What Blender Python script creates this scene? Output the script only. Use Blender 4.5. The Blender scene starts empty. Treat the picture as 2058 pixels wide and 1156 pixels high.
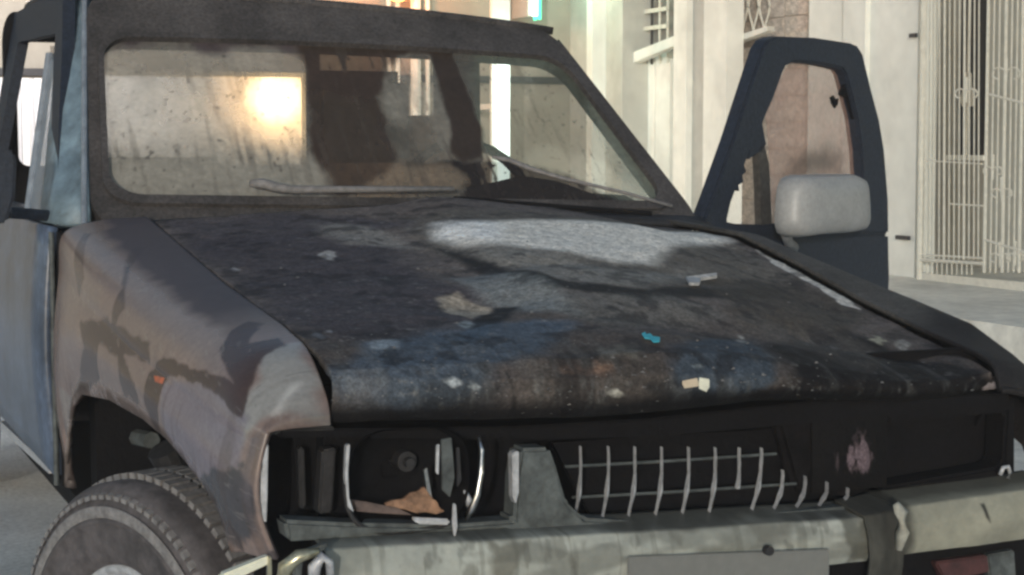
import bpy, bmesh, math, random
import numpy as np
from mathutils import Vector, Matrix
random.seed(4)
C = bpy.context.scene
COL = C.collection
R = math.radians

# ------------------------------------------------------------------ camera
CAMP = np.array([-1.393, -2.519, 1.277]); YAW, PIT, FPX = .4072, -.0819, 3500.
cd = bpy.data.cameras.new('camera'); cam = bpy.data.objects.new('camera', cd); COL.objects.link(cam)
cam.location = CAMP; cam.rotation_euler = (math.pi/2 + PIT, 0, -YAW)
cd.sensor_width = 36; cd.lens = 36*FPX/2058; cd.clip_start = .05; cd.clip_end = 400
C.camera = cam
# ------------------------------------------------------------------ night sky, one hard low key light
w = bpy.data.worlds.new('World'); C.world = w; w.use_nodes = True
nt = w.node_tree; sky = nt.nodes.new('ShaderNodeTexSky'); sky.sky_type = 'NISHITA'; sky.sun_disc = False
SUN_TO = Vector((.50, .86, -.125)).normalized()
sky.sun_elevation = R(10); sky.sun_rotation = math.atan2(-SUN_TO.x, -SUN_TO.y)
sky.air_density = 1.0; sky.dust_density = .4
bg = nt.nodes['Background']; bg.inputs[1].default_value = .125
nt.links.new(sky.outputs[0], bg.inputs[0])
sd = bpy.data.lights.new('sun', 'SUN'); sd.energy = 1.45; sd.angle = R(2.0); sd.color = (1.0, .99, .93)
so = bpy.data.objects.new('sun', sd); COL.objects.link(so); so.rotation_euler = SUN_TO.to_track_quat('-Z', 'Y').to_euler()
C.view_settings.view_transform = 'Standard'; C.view_settings.look = 'None'; C.view_settings.gamma = 1
HAZE = .007
C.cycles.filter_width = 2.7
C.view_settings.use_curve_mapping = False; C.view_settings.exposure = 0.27

# ------------------------------------------------------------------ measuring: a sight line cut with a real plane
def ray(px, py):
    s, c = math.sin(YAW), math.cos(YAW); sp, cp = math.sin(PIT), math.cos(PIT)
    return (np.array([s*cp, c*cp, sp]) + np.array([c, -s, 0])*(px-1029)/FPX
            - np.array([-s*sp, -c*sp, cp])*(py-578)/FPX)
def at(px, py, x=None, y=None, z=None, d=None):
    r = ray(px, py)
    t = (x-CAMP[0])/r[0] if x is not None else (y-CAMP[1])/r[1] if y is not None else (z-CAMP[2])/r[2] if z is not None else d
    return CAMP + t*r
def hit(px, py, p0, n):
    r = ray(px, py); n = np.array(n, float); t = np.dot(np.array(p0)-CAMP, n)/np.dot(r, n)
    return CAMP + t*r
# ------------------------------------------------------------------ numpy noise and soft polygons for stains and painted light
def _h(i, j, s):
    v = np.sin(i*127.1 + j*311.7 + s*74.7)*43758.5453
    return v - np.floor(v)
def vnoise(x, y, s=0.):
    i, j = np.floor(x), np.floor(y); f, g = x-i, y-j
    f = f*f*(3-2*f); g = g*g*(3-2*g)
    return (_h(i, j, s)*(1-f)+_h(i+1, j, s)*f)*(1-g) + (_h(i, j+1, s)*(1-f)+_h(i+1, j+1, s)*f)*g
def fbm(x, y, s=0., o=4):
    a, t, n = 1., 0., 0.
    for k in range(o):
        t = t + a*vnoise(x*2**k, y*2**k, s+k*3.1); n += a; a *= .55
    return t/n
def sdist(P, poly):
    poly = np.array(poly, float); x, y = P[:, 0], P[:, 1]
    d = np.full(len(P), 1e9); ins = np.zeros(len(P), bool)
    for k in range(len(poly)):
        a, b = poly[k-1], poly[k]; e = b-a; L = max(e@e, 1e-12)
        t = np.clip(((x-a[0])*e[0]+(y-a[1])*e[1])/L, 0, 1)
        d = np.minimum(d, np.hypot(x-a[0]-t*e[0], y-a[1]-t*e[1]))
        c = ((a[1] > y) != (b[1] > y))
        xx = (b[0]-a[0])*(y-a[1])/((b[1]-a[1]) if b[1] != a[1] else 1e-9)+a[0]
        ins ^= c & (x < xx)
    return np.where(ins, d, -d)
def mask(P, poly, soft=.01, wob=.02, fs=14., seed=0.):
    d = sdist(P, poly) + wob*(fbm(P[:, 0]*fs, P[:, 1]*fs, seed)-.5)*2
    t = np.clip((d+soft)/(2*soft), 0, 1)
    return t*t*(3-2*t)
def lin(h):
    h = h.lstrip('#'); v = [int(h[i:i+2], 16)/255 for i in (0, 2, 4)]
    return np.array([c/12.92 if c <= .04045 else ((c+.055)/1.055)**2.4 for c in v])
def blend(c, m, col): return c*(1-m[:, None]) + np.array(col)[None]*m[:, None]

# ------------------------------------------------------------------ materials
MATS = {}
def mat(name, col, rough=.6, metal=0., grain=.25, gscale=60., bump=.15, bscale=90., attr=False, spec=.5, coat=0., emit=None, estr=0., alpha=None, mott=None, trans=0.):
    m = bpy.data.materials.new(name); m.use_nodes = True; t = m.node_tree; b = t.nodes['Principled BSDF']
    tc = t.nodes.new('ShaderNodeTexCoord')
    if attr:
        a = t.nodes.new('ShaderNodeAttribute'); a.attribute_name = 'StainShade'; base = a.outputs['Color']
        ra = t.nodes.new('ShaderNodeAttribute'); ra.attribute_name = 'Rough'; t.links.new(ra.outputs['Fac'], b.inputs['Roughness'])
        if attr == 'glass':
            aa = t.nodes.new('ShaderNodeAttribute'); aa.attribute_name = 'Cover'; t.links.new(aa.outputs['Fac'], b.inputs['Alpha'])
    else:
        rg = t.nodes.new('ShaderNodeRGB'); rg.outputs[0].default_value = (*col, 1); base = rg.outputs[0]
        b.inputs['Roughness'].default_value = rough
    def nz(scale, det, rgh):
        n = t.nodes.new('ShaderNodeTexNoise'); n.inputs['Scale'].default_value = scale
        n.inputs['Detail'].default_value = det; n.inputs['Roughness'].default_value = rgh
        t.links.new(tc.outputs['Object'], n.inputs['Vector']); return n
    def mul(src, n, lo, hi, a0=.3, a1=.7):
        mr = t.nodes.new('ShaderNodeMapRange'); mr.inputs[1].default_value = a0; mr.inputs[2].default_value = a1
        mr.inputs[3].default_value = lo; mr.inputs[4].default_value = hi; t.links.new(n.outputs['Fac'], mr.inputs[0])
        mx = t.nodes.new('ShaderNodeVectorMath'); mx.operation = 'SCALE'
        t.links.new(src, mx.inputs[0]); t.links.new(mr.outputs[0], mx.inputs['Scale']); return mx.outputs[0]
    out = base
    if grain: out = mul(out, nz(gscale, 6, .65), 1-grain, 1+grain)
    if mott: out = mul(out, nz(mott[0], 4, .6), 1-mott[1], 1+mott[1])
    t.links.new(out, b.inputs['Base Color'])
    b.inputs['Metallic'].default_value = metal
    b.inputs['Specular IOR Level'].default_value = spec
    b.inputs['Coat Weight'].default_value = coat
    if trans: b.inputs['Transmission Weight'].default_value = trans
    if alpha is not None: b.inputs['Alpha'].default_value = alpha
    if bump:
        bn = t.nodes.new('ShaderNodeBump'); bn.inputs['Strength'].default_value = bump; bn.inputs['Distance'].default_value = .004
        t.links.new(nz(bscale, 5, .6).outputs['Fac'], bn.inputs['Height']); t.links.new(bn.outputs[0], b.inputs['Normal'])
    if emit is not None:
        b.inputs['Emission Color'].default_value = (*emit, 1); b.inputs['Emission Strength'].default_value = estr
    MATS[name] = m
    return m
SOOT = mat('soot black steel', (.006, .0055, .0065), .85, bump=.5, spec=.15)
SOOTG = mat('soot greenish pillar', (.058, .052, .051), .75, mott=(7, .45), grain=.5, gscale=120, spec=.3, bump=.5)
SOOTB = mat('scorched bluish door', (.018, .024, .038), .6, grain=.5, gscale=110, bump=.5, spec=.35)
RUBBER = mat('tyre rubber', (.085, .075, .078), .75, grain=.4, gscale=40, bump=.4, mott=(9, .35))
RUBD = mat('dusty rubber', (.20, .19, .19), .8, grain=.4, gscale=60, bump=.4)
BLUEP = mat('blue grey paint', (.17, .235, .28), .5, grain=.35, gscale=30, bump=.1, mott=(8, .3))
BLUED = mat('dark blue door paint', (.08, .105, .155), .28, grain=.35, gscale=45, bump=.08, mott=(6, .4))
PALEB = mat('pale blue grey trim', (.22, .25, .29), .5, grain=.3, gscale=30)
GREYTRIM = mat('burnt grey trim', (.075, .084, .084), .65, grain=.5, gscale=45, bump=.4, mott=(14, .4))
DARKTRIM = mat('dark burnt plastic', (.020, .019, .021), .6, grain=.5, gscale=70, bump=.5)
CHROME = mat('dull chrome', (.62, .60, .58), .28, 1., grain=.2, bump=.1)
PALETRIM = mat('pale bare trim', (.50, .50, .52), .45, .3, grain=.35, gscale=50)
RUST = mat('rusty orange metal', (.30, .17, .105), .7, grain=.55, gscale=60, bump=.5, mott=(22, .5))
ASH = mat('white ash', (.50, .48, .47), .95, grain=.35, gscale=70, bump=.6)
CONC = mat('pale pavement', (.70, .68, .61), .8, grain=.2, gscale=12, mott=(1.3, .2), bump=.3, bscale=40)
ROADM = mat('grey road', (.72, .73, .71), .8, grain=.3, gscale=50, mott=(1.2, .25), bump=.4, bscale=120)
WALLM = mat('cream wall paint', (.80, .80, .74), .8, grain=.08, gscale=6, mott=(1.1, .13), bump=.15, bscale=60)
WALLG = mat('shade grey cream plaster', (.47, .47, .43), .85, grain=.1, gscale=7, mott=(1.4, .12), bump=.15)  # greyer copy of the cream wall; shade of the side faces in its colour
IRON = mat('cream painted iron', (.66, .64, .56), .6, grain=.15, gscale=20)
DARKH = mat('dark room', (.03, .028, .024), .9, grain=.3)
TILEM = mat('brown glazed tile', (.50, .44, .385), .5, grain=.3, gscale=9, mott=(5, .35), bump=.1)
JOINT = mat('white joint', (.55, .48, .42), .8, grain=.1)
FARM = mat('beige far wall', (.34, .31, .26), .85, grain=.1, gscale=4, mott=(.9, .15))
SEATM = mat('burnt seat', (.035, .028, .025), .85, grain=.6, gscale=25, bump=.8, bscale=30)
BROWNM = mat('heat browned panel', (.15, .085, .05), .8, grain=.5, gscale=18, bump=.4)
MIRM = mat('grey mirror housing', (.33, .33, .33), .42, grain=.14, gscale=90, mott=(14, .1), bump=.05)
HAZY = mat('smoked door glass', (.55, .43, .38), .5, grain=.2, gscale=16, mott=(6, .3), bump=0, alpha=.55)
CLEARG = mat('lamp glass', (.8, .8, .8), .08, grain=0, bump=0, alpha=.25)
STAINM = mat('burnt paint', (0, 0, 0), grain=.5, gscale=190, mott=(45, .25), bump=.5, bscale=150, attr=True, spec=.22)
FENDM = mat('wet fender paint', (0, 0, 0), grain=.10, gscale=120, mott=(30, .06), bump=.04, bscale=60, attr=True, spec=.5)
BUMPM = mat('bumper paint', (0, 0, 0), grain=.10, gscale=60, mott=(14, .12), bump=.15, bscale=70, attr=True, spec=.4)
GLASSM = mat('dirty windscreen', (0, 0, 0), grain=.22, gscale=60, mott=(18, .12), bump=0, attr='glass', spec=.3)
PLATEM = mat('number plate', (.17, .17, .16), .6, grain=.08, bump=0)

# ------------------------------------------------------------------ object helpers
ROOTS = {}
def thing(name, label, cat, loc=(0, 0, 0), group=None):
    o = bpy.data.objects.new(name, None); COL.objects.link(o); o.location = loc; o.empty_display_size = .1
    o['label'] = label; o['category'] = cat
    if group: o['group'] = group
    return o
def wloc(p):
    v = Vector((0, 0, 0))
    while p: v = v + p.location; p = p.parent
    return v
def mesh(name, verts, faces, m, parent=None, smooth=False, attrs=None, kind=None, label=None):
    me = bpy.data.meshes.new(name); off = wloc(parent)
    vs = np.array(verts, float) - np.array(off)
    me.from_pydata(vs.tolist(), [], [tuple(int(i) for i in f) for f in faces])
    if attrs:
        col, rough, cover = attrs
        a = me.color_attributes.new('StainShade', 'FLOAT_COLOR', 'POINT')
        a.data.foreach_set('color', np.c_[col, np.ones(len(col))].astype(np.float32).ravel())
        a = me.attributes.new('Rough', 'FLOAT', 'POINT'); a.data.foreach_set('value', np.array(rough, np.float32))
        if cover is not None:
            a = me.attributes.new('Cover', 'FLOAT', 'POINT'); a.data.foreach_set('value', np.array(cover, np.float32))
    me.materials.append(m); me.update()
    if smooth: me.shade_smooth()
    o = bpy.data.objects.new(name, me); COL.objects.link(o); o.parent = parent
    if kind: o['kind'] = kind
    if label: o['label'] = label
    return o
def tag(o, label, cat, group=None):
    o['label'] = label; o['category'] = cat
    if group: o['group'] = group
    return o
def copyobj(o, parent=None, loc=None):
    c = o.copy(); COL.objects.link(c); c.parent = parent
    if loc is not None: c.location = loc
    return c
class MB:
    def __init__(s): s.v = []; s.f = []
    def add(s, v, f):
        n = len(s.v); s.v += [tuple(map(float, p)) for p in v]; s.f += [tuple(i+n for i in q) for q in f]; return s
    def box(s, x0, x1, y0, y1, z0, z1, bev=0):
        return s.hexa([(x0, y0, z0), (x1, y0, z0), (x1, y1, z0), (x0, y1, z0), (x0, y0, z1), (x1, y0, z1), (x1, y1, z1), (x0, y1, z1)])
    def hexa(s, p):
        return s.add(p, [(3, 2, 1, 0), (4, 5, 6, 7), (0, 1, 5, 4), (1, 2, 6, 5), (2, 3, 7, 6), (3, 0, 4, 7)])
    def tube(s, pts, r, n=10, caps=True):
        pts = [np.array(p, float) for p in pts]; rs = r if hasattr(r, '__len__') else [r]*len(pts)
        V = []; F = []
        up = np.array([0, 0, 1.])
        for i, p in enumerate(pts):
            t = pts[min(i+1, len(pts)-1)]-pts[max(i-1, 0)]; t /= np.linalg.norm(t)+1e-9
            a = np.cross(t, up)
            if np.linalg.norm(a) < 1e-3: a = np.cross(t, [1., 0, 0])
            a /= np.linalg.norm(a); b = np.cross(t, a)
            for k in range(n):
                q = 2*math.pi*k/n; V.append(p+rs[i]*(a*math.cos(q)+b*math.sin(q)))
        for i in range(len(pts)-1):
            for k in range(n): F.append((i*n+k, i*n+(k+1) % n, (i+1)*n+(k+1) % n, (i+1)*n+k))
        if caps: F.append(tuple(range(n))[::-1]); F.append(tuple((len(pts)-1)*n+k for k in range(n)))
        return s.add(V, F)
    def prism(s, poly, off):
        poly = [np.array(p, float) for p in poly]; n = len(poly); off = np.array(off, float)
        return s.add(poly+[p+off for p in poly], [tuple(range(n)), tuple(range(2*n-1, n-1, -1))]+[(i, n+i, n+(i+1) % n, (i+1) % n) for i in range(n)])
    def ring(s, outer, inner, off, n=None):
        n = len(outer); off = np.array(off, float)
        O = [np.array(p, float) for p in outer]; I = [np.array(p, float) for p in inner]
        V = O+I+[p+off for p in O]+[p+off for p in I]; F = []
        for i in range(n):
            j = (i+1) % n
            F += [(i, j, n+j, n+i), (2*n+i, 3*n+i, 3*n+j, 2*n+j), (i, 2*n+i, 2*n+j, j), (n+i, n+j, 3*n+j, 3*n+i)]
        return s.add(V, F)
    def make(s, name, m, parent=None, smooth=False, bevel=0, **k):
        o = mesh(name, s.v, s.f, m, parent, smooth, **k)
        bm = bmesh.new(); bm.from_mesh(o.data); bmesh.ops.recalc_face_normals(bm, faces=bm.faces)
        if bevel:
            bmesh.ops.bevel(bm, geom=[e for e in bm.edges if e.calc_face_angle(0) > .5], offset=bevel, segments=2, affect='EDGES', clamp_overlap=True)
        bm.to_mesh(o.data); bm.free()
        return o
def grid(nu, nv, fn):
    """fn(U,V) -> (N,3) ; returns verts, faces, U, V"""
    U, V = np.meshgrid(np.linspace(0, 1, nu), np.linspace(0, 1, nv)); U = U.ravel(); V = V.ravel()
    P = fn(U, V); i = np.arange(nu*nv).reshape(nv, nu)
    F = np.stack([i[:-1, :-1].ravel(), i[:-1, 1:].ravel(), i[1:, 1:].ravel(), i[1:, :-1].ravel()], 1)
    return P, F, U, V
def solid(o, t, off=-1):
    md = o.modifiers.new('thick', 'SOLIDIFY'); md.thickness = t; md.offset = off
def rrect(cx, cy, hx, hy, r, n=8):
    out = []
    for qx, qy, a0 in ((1, 1, 0), (-1, 1, 90), (-1, -1, 180), (1, -1, 270)):
        for k in range(n+1):
            a = R(a0+90*k/n); out.append((cx+qx*(hx-r)+r*math.cos(a), cy+qy*(hy-r)+r*math.sin(a)))
    return out

# ================================================================== SETTING
GZ = -.04
gm = MB(); gm.add([(-60, -40, GZ), (60, -40, GZ), (60, 80, GZ), (-60, 80, GZ)], [(0, 1, 2, 3)]); gm.make('road', ROADM, kind='structure')
gm = MB().box(2.3, 8.5, -12, 12.95, GZ+.002, .13); gm.make('pavement', CONC, kind='structure', bevel=.01)
gm = MB().box(4.4, 8.5, -10, 12.9, .132, .36); gm.make('porch_floor', CONC, kind='structure', bevel=.01)
XF = 5.9
def fy(px, x=XF): return float(at(px, 300, x=x)[1])
def fz(px, py, x=XF): return float(at(px, py, x=x)[2])

bl = thing('town_house', 'cream painted house with pillars and barred openings behind the open door', 'house', (6.2, 9, .36))
def wallseg(p0, p1, x, m, name='wall', dx=.5, z0=.36, z1=3.5, inset=0):
    return MB().box(x, x+dx, fy(p1, x), fy(p0, x)-.002, z0, z1).make(name, m, bl)
wallseg(1040, 1178, 5.92, WALLG)
wallseg(1178, 1190, 5.86, WALLM, 'pilaster', dx=.44)
wallseg(1190, 1250, 6.0, WALLG)
wallseg(1352, 1378, 5.9, WALLM, 'pillar', dx=.32)
wallseg(1378, 1412, 5.96, WALLG, 'wall')
wallseg(1412, 1458, 5.9, WALLM, 'pillar', dx=.16)
wallseg(1622, 1690, 5.95, WALLM)
wallseg(1690, 1735, 5.88, WALLM, 'pilaster')
wallseg(1735, 1843, 5.92, WALLM, dx=.16)
# recess with a barred fanlight over white panels
MB().box(6.36, 6.5, fy(1350), fy(1240), .36, 3.5).make('recess_wall', WALLG, bl)
yA, yB = fy(1262, 6.3), fy(1352, 6.3)
for k in range(3):
    y0 = yB+(yA-yB)*k/3+.01; y1 = yB+(yA-yB)*(k+1)/3-.01
    MB().box(6.27, 6.31, y0, y1, .38, fz(1300, 108, 6.3)).make('door_panel', WALLM, bl, bevel=.006)
p = [at(1250, 114, x=6.15), at(1354, 72, x=6.0), at(1354, 92, x=6.0), at(1250, 136, x=6.15)]
MB().prism(p, (.1, .04, 0)).make('beam', WALLM, bl, bevel=.006)
for k in range(6):
    xx = 1262+k*16
    q = at(xx, 60, x=6.25); MB().tube([(6.25, q[1], 2.02), (6.25, q[1], 3.3)], .012, 6).make('bar', IRON if k % 3 else DARKH, bl)
for k in range(2):
    MB().box(6.22, 6.25, yB, yA, fz(1300, 62-k*34, 6.25), fz(1300, 54-k*34, 6.25)).make('transom', IRON, bl)
MB().box(6.3, 6.34, yB, yA, fz(1300, 104, 6.3), 3.4).make('pane', mat('dim fanlight', (.20, .20, .18), .3, grain=.2, gscale=5), bl)
# tiled recess: joints stay behind, tiles stand proud
xt = 6.28
MB().box(xt, xt+.2, fy(1622, xt)-.1, fy(1440, xt), .36, 3.4).make('joint_bed', JOINT, bl)
cols = [1455, 1482, 1530, 1578, 1626]
rows = [-60, -10, 40, 92, 144, 196, 248, 300, 352, 404, 456, 500]
tile_me = None
tl = []
for a, b in zip(cols[:-1], cols[1:]):
    for c, d in zip(rows[:-1], rows[1:]):
        y0, y1 = fy(b, xt)+.008, fy(a, xt)-.008
        z1, z0 = fz(1540, c, xt)-.008, fz(1540, d, xt)+.008
        if tile_me is None:
            o = MB().box(-.5, .5, -.5, .5, -.5, .5).make('tile', TILEM, bl, bevel=.04); tile_me = o
        else: o = copyobj(tile_me, bl)
        o.location = Vector((xt-.004, (y0+y1)/2, (z0+z1)/2)) - wloc(bl); o.scale = (.03, y1-y0, z1-z0)
tile_me.data.transform(Matrix.Translation(wloc(bl)))
p = [at(1463, 78, x=6.1), at(1542, 52, x=6.0), at(1542, 62, x=6.0), at(1463, 92, x=6.1)]
MB().prism(p, (.1, .05, 0)).make('ledge', WALLM, bl, bevel=.004)
MB().box(6.05, 6.12, fy(1483, 6.1), fy(1466, 6.1), .36, fz(1475, 90, 6.1)).make('door_frame', WALLG, bl)
for k in range(7):                       # scrollwork bars above the ledge
    c = at(1476+k*11, 28, x=6.12); pts = []
    for i in range(15):
        a = i/14*2*math.pi*.85; pts.append((6.12, c[1]+.035*math.sin(a)*(1 if k % 2 else -1), c[2]+.16-i/14*.34))
    MB().tube(pts, .009, 6).make('scroll_bar', IRON, bl)
MB().box(5.885, 5.905, fy(1838, 5.9), fy(1826, 5.9), fz(1830, 76), fz(1830, 68)).make('hinge_pin', DARKTRIM, bl)
MB().box(5.885, 5.905, fy(1832, 5.9), fy(1806, 5.9), fz(1820, 482), fz(1820, 474)).make('hinge_pin', DARKTRIM, bl)
# behind the gate: porch back wall with a dark narrow window
PORCH = mat('shaded porch plaster', (.33, .32, .275), .85, grain=.1, gscale=6, mott=(1.5, .15))
xw = 7.0
ya, yb = fy(1912, xw), fy(1978, xw)
zb = fz(1945, 312, xw)
MB().box(xw, xw+.1, ya, fy(1780, xw), .36, 3.4).make('porch_wall', PORCH, bl)
MB().box(xw, xw+.1, yb, ya, .36, zb).make('porch_wall', PORCH, bl)
MB().box(xw, xw+.1, 2.5, yb, .36, 3.4).make('porch_wall', WALLG, bl)
MB().box(xw+.07, xw+.09, yb, ya, zb, 3.4).make('window_pane', DARKH, bl)
MB().box(xw-.03, xw, yb-.03, ya+.03, zb-.04, zb).make('window_sill', WALLM, bl, bevel=.004)
c = at(1943, 185, x=xw-.04)
MB().tube([(xw-.03, c[1], zb), (xw-.03, c[1], 3.3)], .012, 6).make('window_bar', IRON, bl)
MB().prism([c+np.array([0, math.sin(a)*.06*(1+.4*math.cos(3*a)), math.cos(a)*.13*(1+.25*math.cos(3*a))]) for a in np.linspace(0, 2*math.pi, 17)[:-1]], (.02, 0, 0)).make('ornament', IRON, bl)
MB().box(5.84, 9.0, 2.4, 12.99, 3.505, 5.6).make('upper_wall', WALLM, bl)
MB().box(6.55, 9.0, 2.4, 12.99, .37, 3.50).make('inner_wall', WALLG, bl) if False else None
# iron gate
g = thing('iron_gate', 'cream iron gate of thin upright bars with curled ornaments on the porch edge', 'gate', tuple(at(1845, 560, x=5.86)))
def gp(px, py): return at(px, py, x=5.86)
MB().tube([gp(1848, 562), gp(1858, -80)], .022, 8).make('gate_post', IRON, g)
for k, xx in enumerate([1859, 1868, 1877, 1887, 1897, 1907, 1917, 1927, 1937, 1947, 1957, 1966]):
    MB().tube([gp(xx, 522), gp(xx+2, -80)], .0048 if k % 4 else .008, 6).make('bar', IRON, g)
for k, xx in enumerate([1978, 1990, 2001, 2014, 2026, 2037, 2048, 2060]):
    MB().tube([gp(xx, 548), gp(xx+10, -80)], .0055 if k % 3 else .011, 6).make('bar', IRON, g)
for k in range(10):
    xx = 1863+k*10; MB().tube([gp(xx, 524), gp(xx, 552)], .0045, 6).make('short_bar', IRON, g)
for (a, b, r) in (((1846, 522), (1975, 530), .012), ((1846, 512), (1975, 519), .007), ((1978, 482), (2075, 512), .009), ((1988, 190), (2075, 212), .009), ((1848, 322), (1975, 330), .005), ((1908, 410), (1975, 414), .006)):
    MB().tube([gp(*a), gp(*b)], r, 8).make('rail', IRON, g)
q = [gp(1843, 548), gp(2085, 570), gp(2085, 592), gp(1843, 566)]
MB().prism(q, (.06, 0, 0)).make('bottom_rail', IRON, g, bevel=.004)
def curl(cx, cy, s, flip=1):
    pts = []
    for i in range(16):
        a = i/15*math.pi*1.5; r = s*(1-.45*i/15); pts.append(gp(cx+flip*(r*math.cos(a)-s), cy-r*math.sin(a)))
    return pts
for (cx, cy, s) in ((1942, 190, 13), (2022, 150, 16), (2013, 390, 12), (1995, 345, 11), (2010, 520, 12), (2040, 518, 10)):
    for f in (1, -1): MB().tube(curl(cx, cy, s, f), .006, 6).make('curl', IRON, g)
    MB().tube([gp(cx, cy+16), gp(cx, cy-34)], [.006, .012], 6).make('spear', IRON, g)

# ------------------------------------------------------------------ far end of the street
fw = thing('far_wall', 'long beige wall with a dark ledge seen through the smoky cab', 'wall', (-1, 13, GZ))
MB().box(-9, 9.0, 13, 13.3, GZ+.001, 5.8).make('wall', FARM, fw)
MB().box(-9, 5.9, 12.94, 13, 1.865, 1.93).make('ledge', DARKTRIM, fw, bevel=.004)
for px in (782, 800, 836, 860): 
    q = at(px, 200, y=12.9); MB().tube([(q[0], 12.9, .3), (q[0], 12.9, 3.2)], .022 if px != 836 else .05, 8).make('post', WALLM if px % 2 == 0 else WALLG, fw)
sh = thing('folding_gate', 'white folding shutter lit bright beyond the left cab window', 'shutter', (.7, 12.8, GZ))
for k in range(14):
    x0 = .15+k*.105
    MB().add([(x0, 12.8, 0.2), (x0+.05, 12.74, 0.2), (x0+.1, 12.8, 0.2), (x0, 12.8, 1.84), (x0+.05, 12.74, 1.84), (x0+.1, 12.8, 1.84)], [(0, 1, 4, 3), (1, 2, 5, 4), (2, 0, 3, 5), (0, 2, 1), (3, 4, 5)]).make('slat', mat('white slat', (.75, .74, .75), .6, grain=.05) if k == 0 else MATS['white slat'], sh)
def lampbulb(name, label, cat, loc, build, col, power, radius=.05, off=(0, -.15, 0)):
    t = thing(name, label, cat, loc); build(t)
    l = bpy.data.lights.new(name+'_light', 'POINT'); l.energy = power; l.color = col; l.shadow_soft_size = radius
    lo = bpy.data.objects.new('bulb_light', l); COL.objects.link(lo); lo.parent = t; lo.location = off
    return t
EW = mat('warm lamp', (.8, .7, .5), emit=(1, .80, .42), estr=9, grain=0, bump=0)
EO = mat('orange beacon', (.8, .3, .1), emit=(1, .28, .06), estr=6, grain=0, bump=0)
EG = mat('green tube end', (.1, .6, .4), emit=(.05, .9, .42), estr=2.2, grain=0, bump=0)
EWH = mat('white tube', (.8, .8, .8), emit=(.80, 1, .90), estr=3.2, grain=0, bump=0)
def sph(m, c, r, sz=1., n=14):
    V = []; F = []
    for i in range(n+1):
        a = math.pi*i/n
        for j in range(n): b = 2*math.pi*j/n; V.append((c[0]+r*math.sin(a)*math.cos(b), c[1]+r*math.sin(a)*math.sin(b), c[2]+r*sz*math.cos(a)))
    for i in range(n):
        for j in range(n): F.append((i*n+j, (i+1)*n+j, (i+1)*n+(j+1) % n, i*n+(j+1) % n))
    return m.add(V, F)
c = at(562, 205, y=12.7)
EW = bpy.data.materials.new('painted glow'); EW.use_nodes = True; _t = EW.node_tree; _b = _t.nodes['Principled BSDF']  # emission ramp paints the warm glow and its falloff
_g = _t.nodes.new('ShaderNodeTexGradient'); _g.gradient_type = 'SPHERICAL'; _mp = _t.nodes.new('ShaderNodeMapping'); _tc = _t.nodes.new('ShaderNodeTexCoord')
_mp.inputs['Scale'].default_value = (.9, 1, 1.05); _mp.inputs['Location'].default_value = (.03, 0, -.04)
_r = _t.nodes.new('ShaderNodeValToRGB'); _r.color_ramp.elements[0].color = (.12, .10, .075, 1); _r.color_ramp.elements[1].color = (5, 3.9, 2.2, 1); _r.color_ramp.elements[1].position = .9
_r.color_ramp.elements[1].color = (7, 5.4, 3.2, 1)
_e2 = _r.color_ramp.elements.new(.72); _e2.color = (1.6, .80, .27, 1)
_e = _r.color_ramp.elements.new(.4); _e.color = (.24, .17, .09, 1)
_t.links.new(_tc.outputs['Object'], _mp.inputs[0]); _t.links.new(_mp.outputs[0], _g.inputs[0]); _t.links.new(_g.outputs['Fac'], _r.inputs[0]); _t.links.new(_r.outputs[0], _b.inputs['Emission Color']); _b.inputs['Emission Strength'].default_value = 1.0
def b1(t):  # added panel standing in for a distant warm light
    MB().add([c+[-1.62, 0, .22], c+[.20, 0, .22], c+[.20, 0, -.62], c+[-1.62, 0, -.62]], [(0, 3, 2, 1)]).make('glow_panel', EW, t)
    MB().ring([c+[-1.66, -.03, .26], c+[.24, -.03, .26], c+[.24, -.03, -.66], c+[-1.66, -.03, -.66]], [c+[-1.62, -.03, .22], c+[.20, -.03, .22], c+[.20, -.03, -.62], c+[-1.62, -.03, -.62]], (0, .3, 0)).make('window_frame', FARM, t)  # frame round the added glow panel
lampbulb('warm_glow_panel', 'added panel with a warm painted glow glowing through the windscreen', 'window', tuple(c), b1, (1, .66, .27), 30, .12, (0, -.35, 0))
c2 = at(800, -20, y=12.65)
def b2(t):
    sph(MB(), c2, .11, 1.0).make('globe', EO, t, smooth=True)
    MB().tube([c2+np.array([0, 0, .1]), c2+np.array([0, 0, .25]), c2+np.array([0, .28, .25])], .015, 8).make('bracket', DARKTRIM, t)
lampbulb('orange_lamp', 'orange lamp glowing just above the roof edge of the truck', 'lamp', tuple(c2), b2, (1, .30, .08), 50, .12, (0, -.1, 0))
c3 = at(1076, 0, y=12.55)
def b3(t):
    MB().tube([(c3[0], c3[1], float(at(1076, 32, y=12.55)[2])), (c3[0], c3[1], 3.3)], .034, 12).make('tube', EWH, t, smooth=True)
    for s, k in ((1, 'reflector'), (-1, 'reflector')):
        MB().tube([(c3[0]+.02, c3[1]+.05*s, float(at(1076, 40, y=12.55)[2])), (c3[0]+.02, c3[1]+.05*s, 3.3)], .018, 8).make(k, EG, t, smooth=True)
    MB().box(c3[0]-.05, c3[0]+.05, c3[1]+.06, 12.99, float(at(1076, 32, y=12.55)[2]), 3.32).make('backplate', WALLG, t)
lampbulb('green_tube_lamp', 'upright green and white tube light on the wall above the roof corner', 'lamp', tuple(c3), b3, (.55, 1, .75), 14, .1, (0, -.3, .4))
c4 = at(1012, 170, y=12.0)
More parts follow.
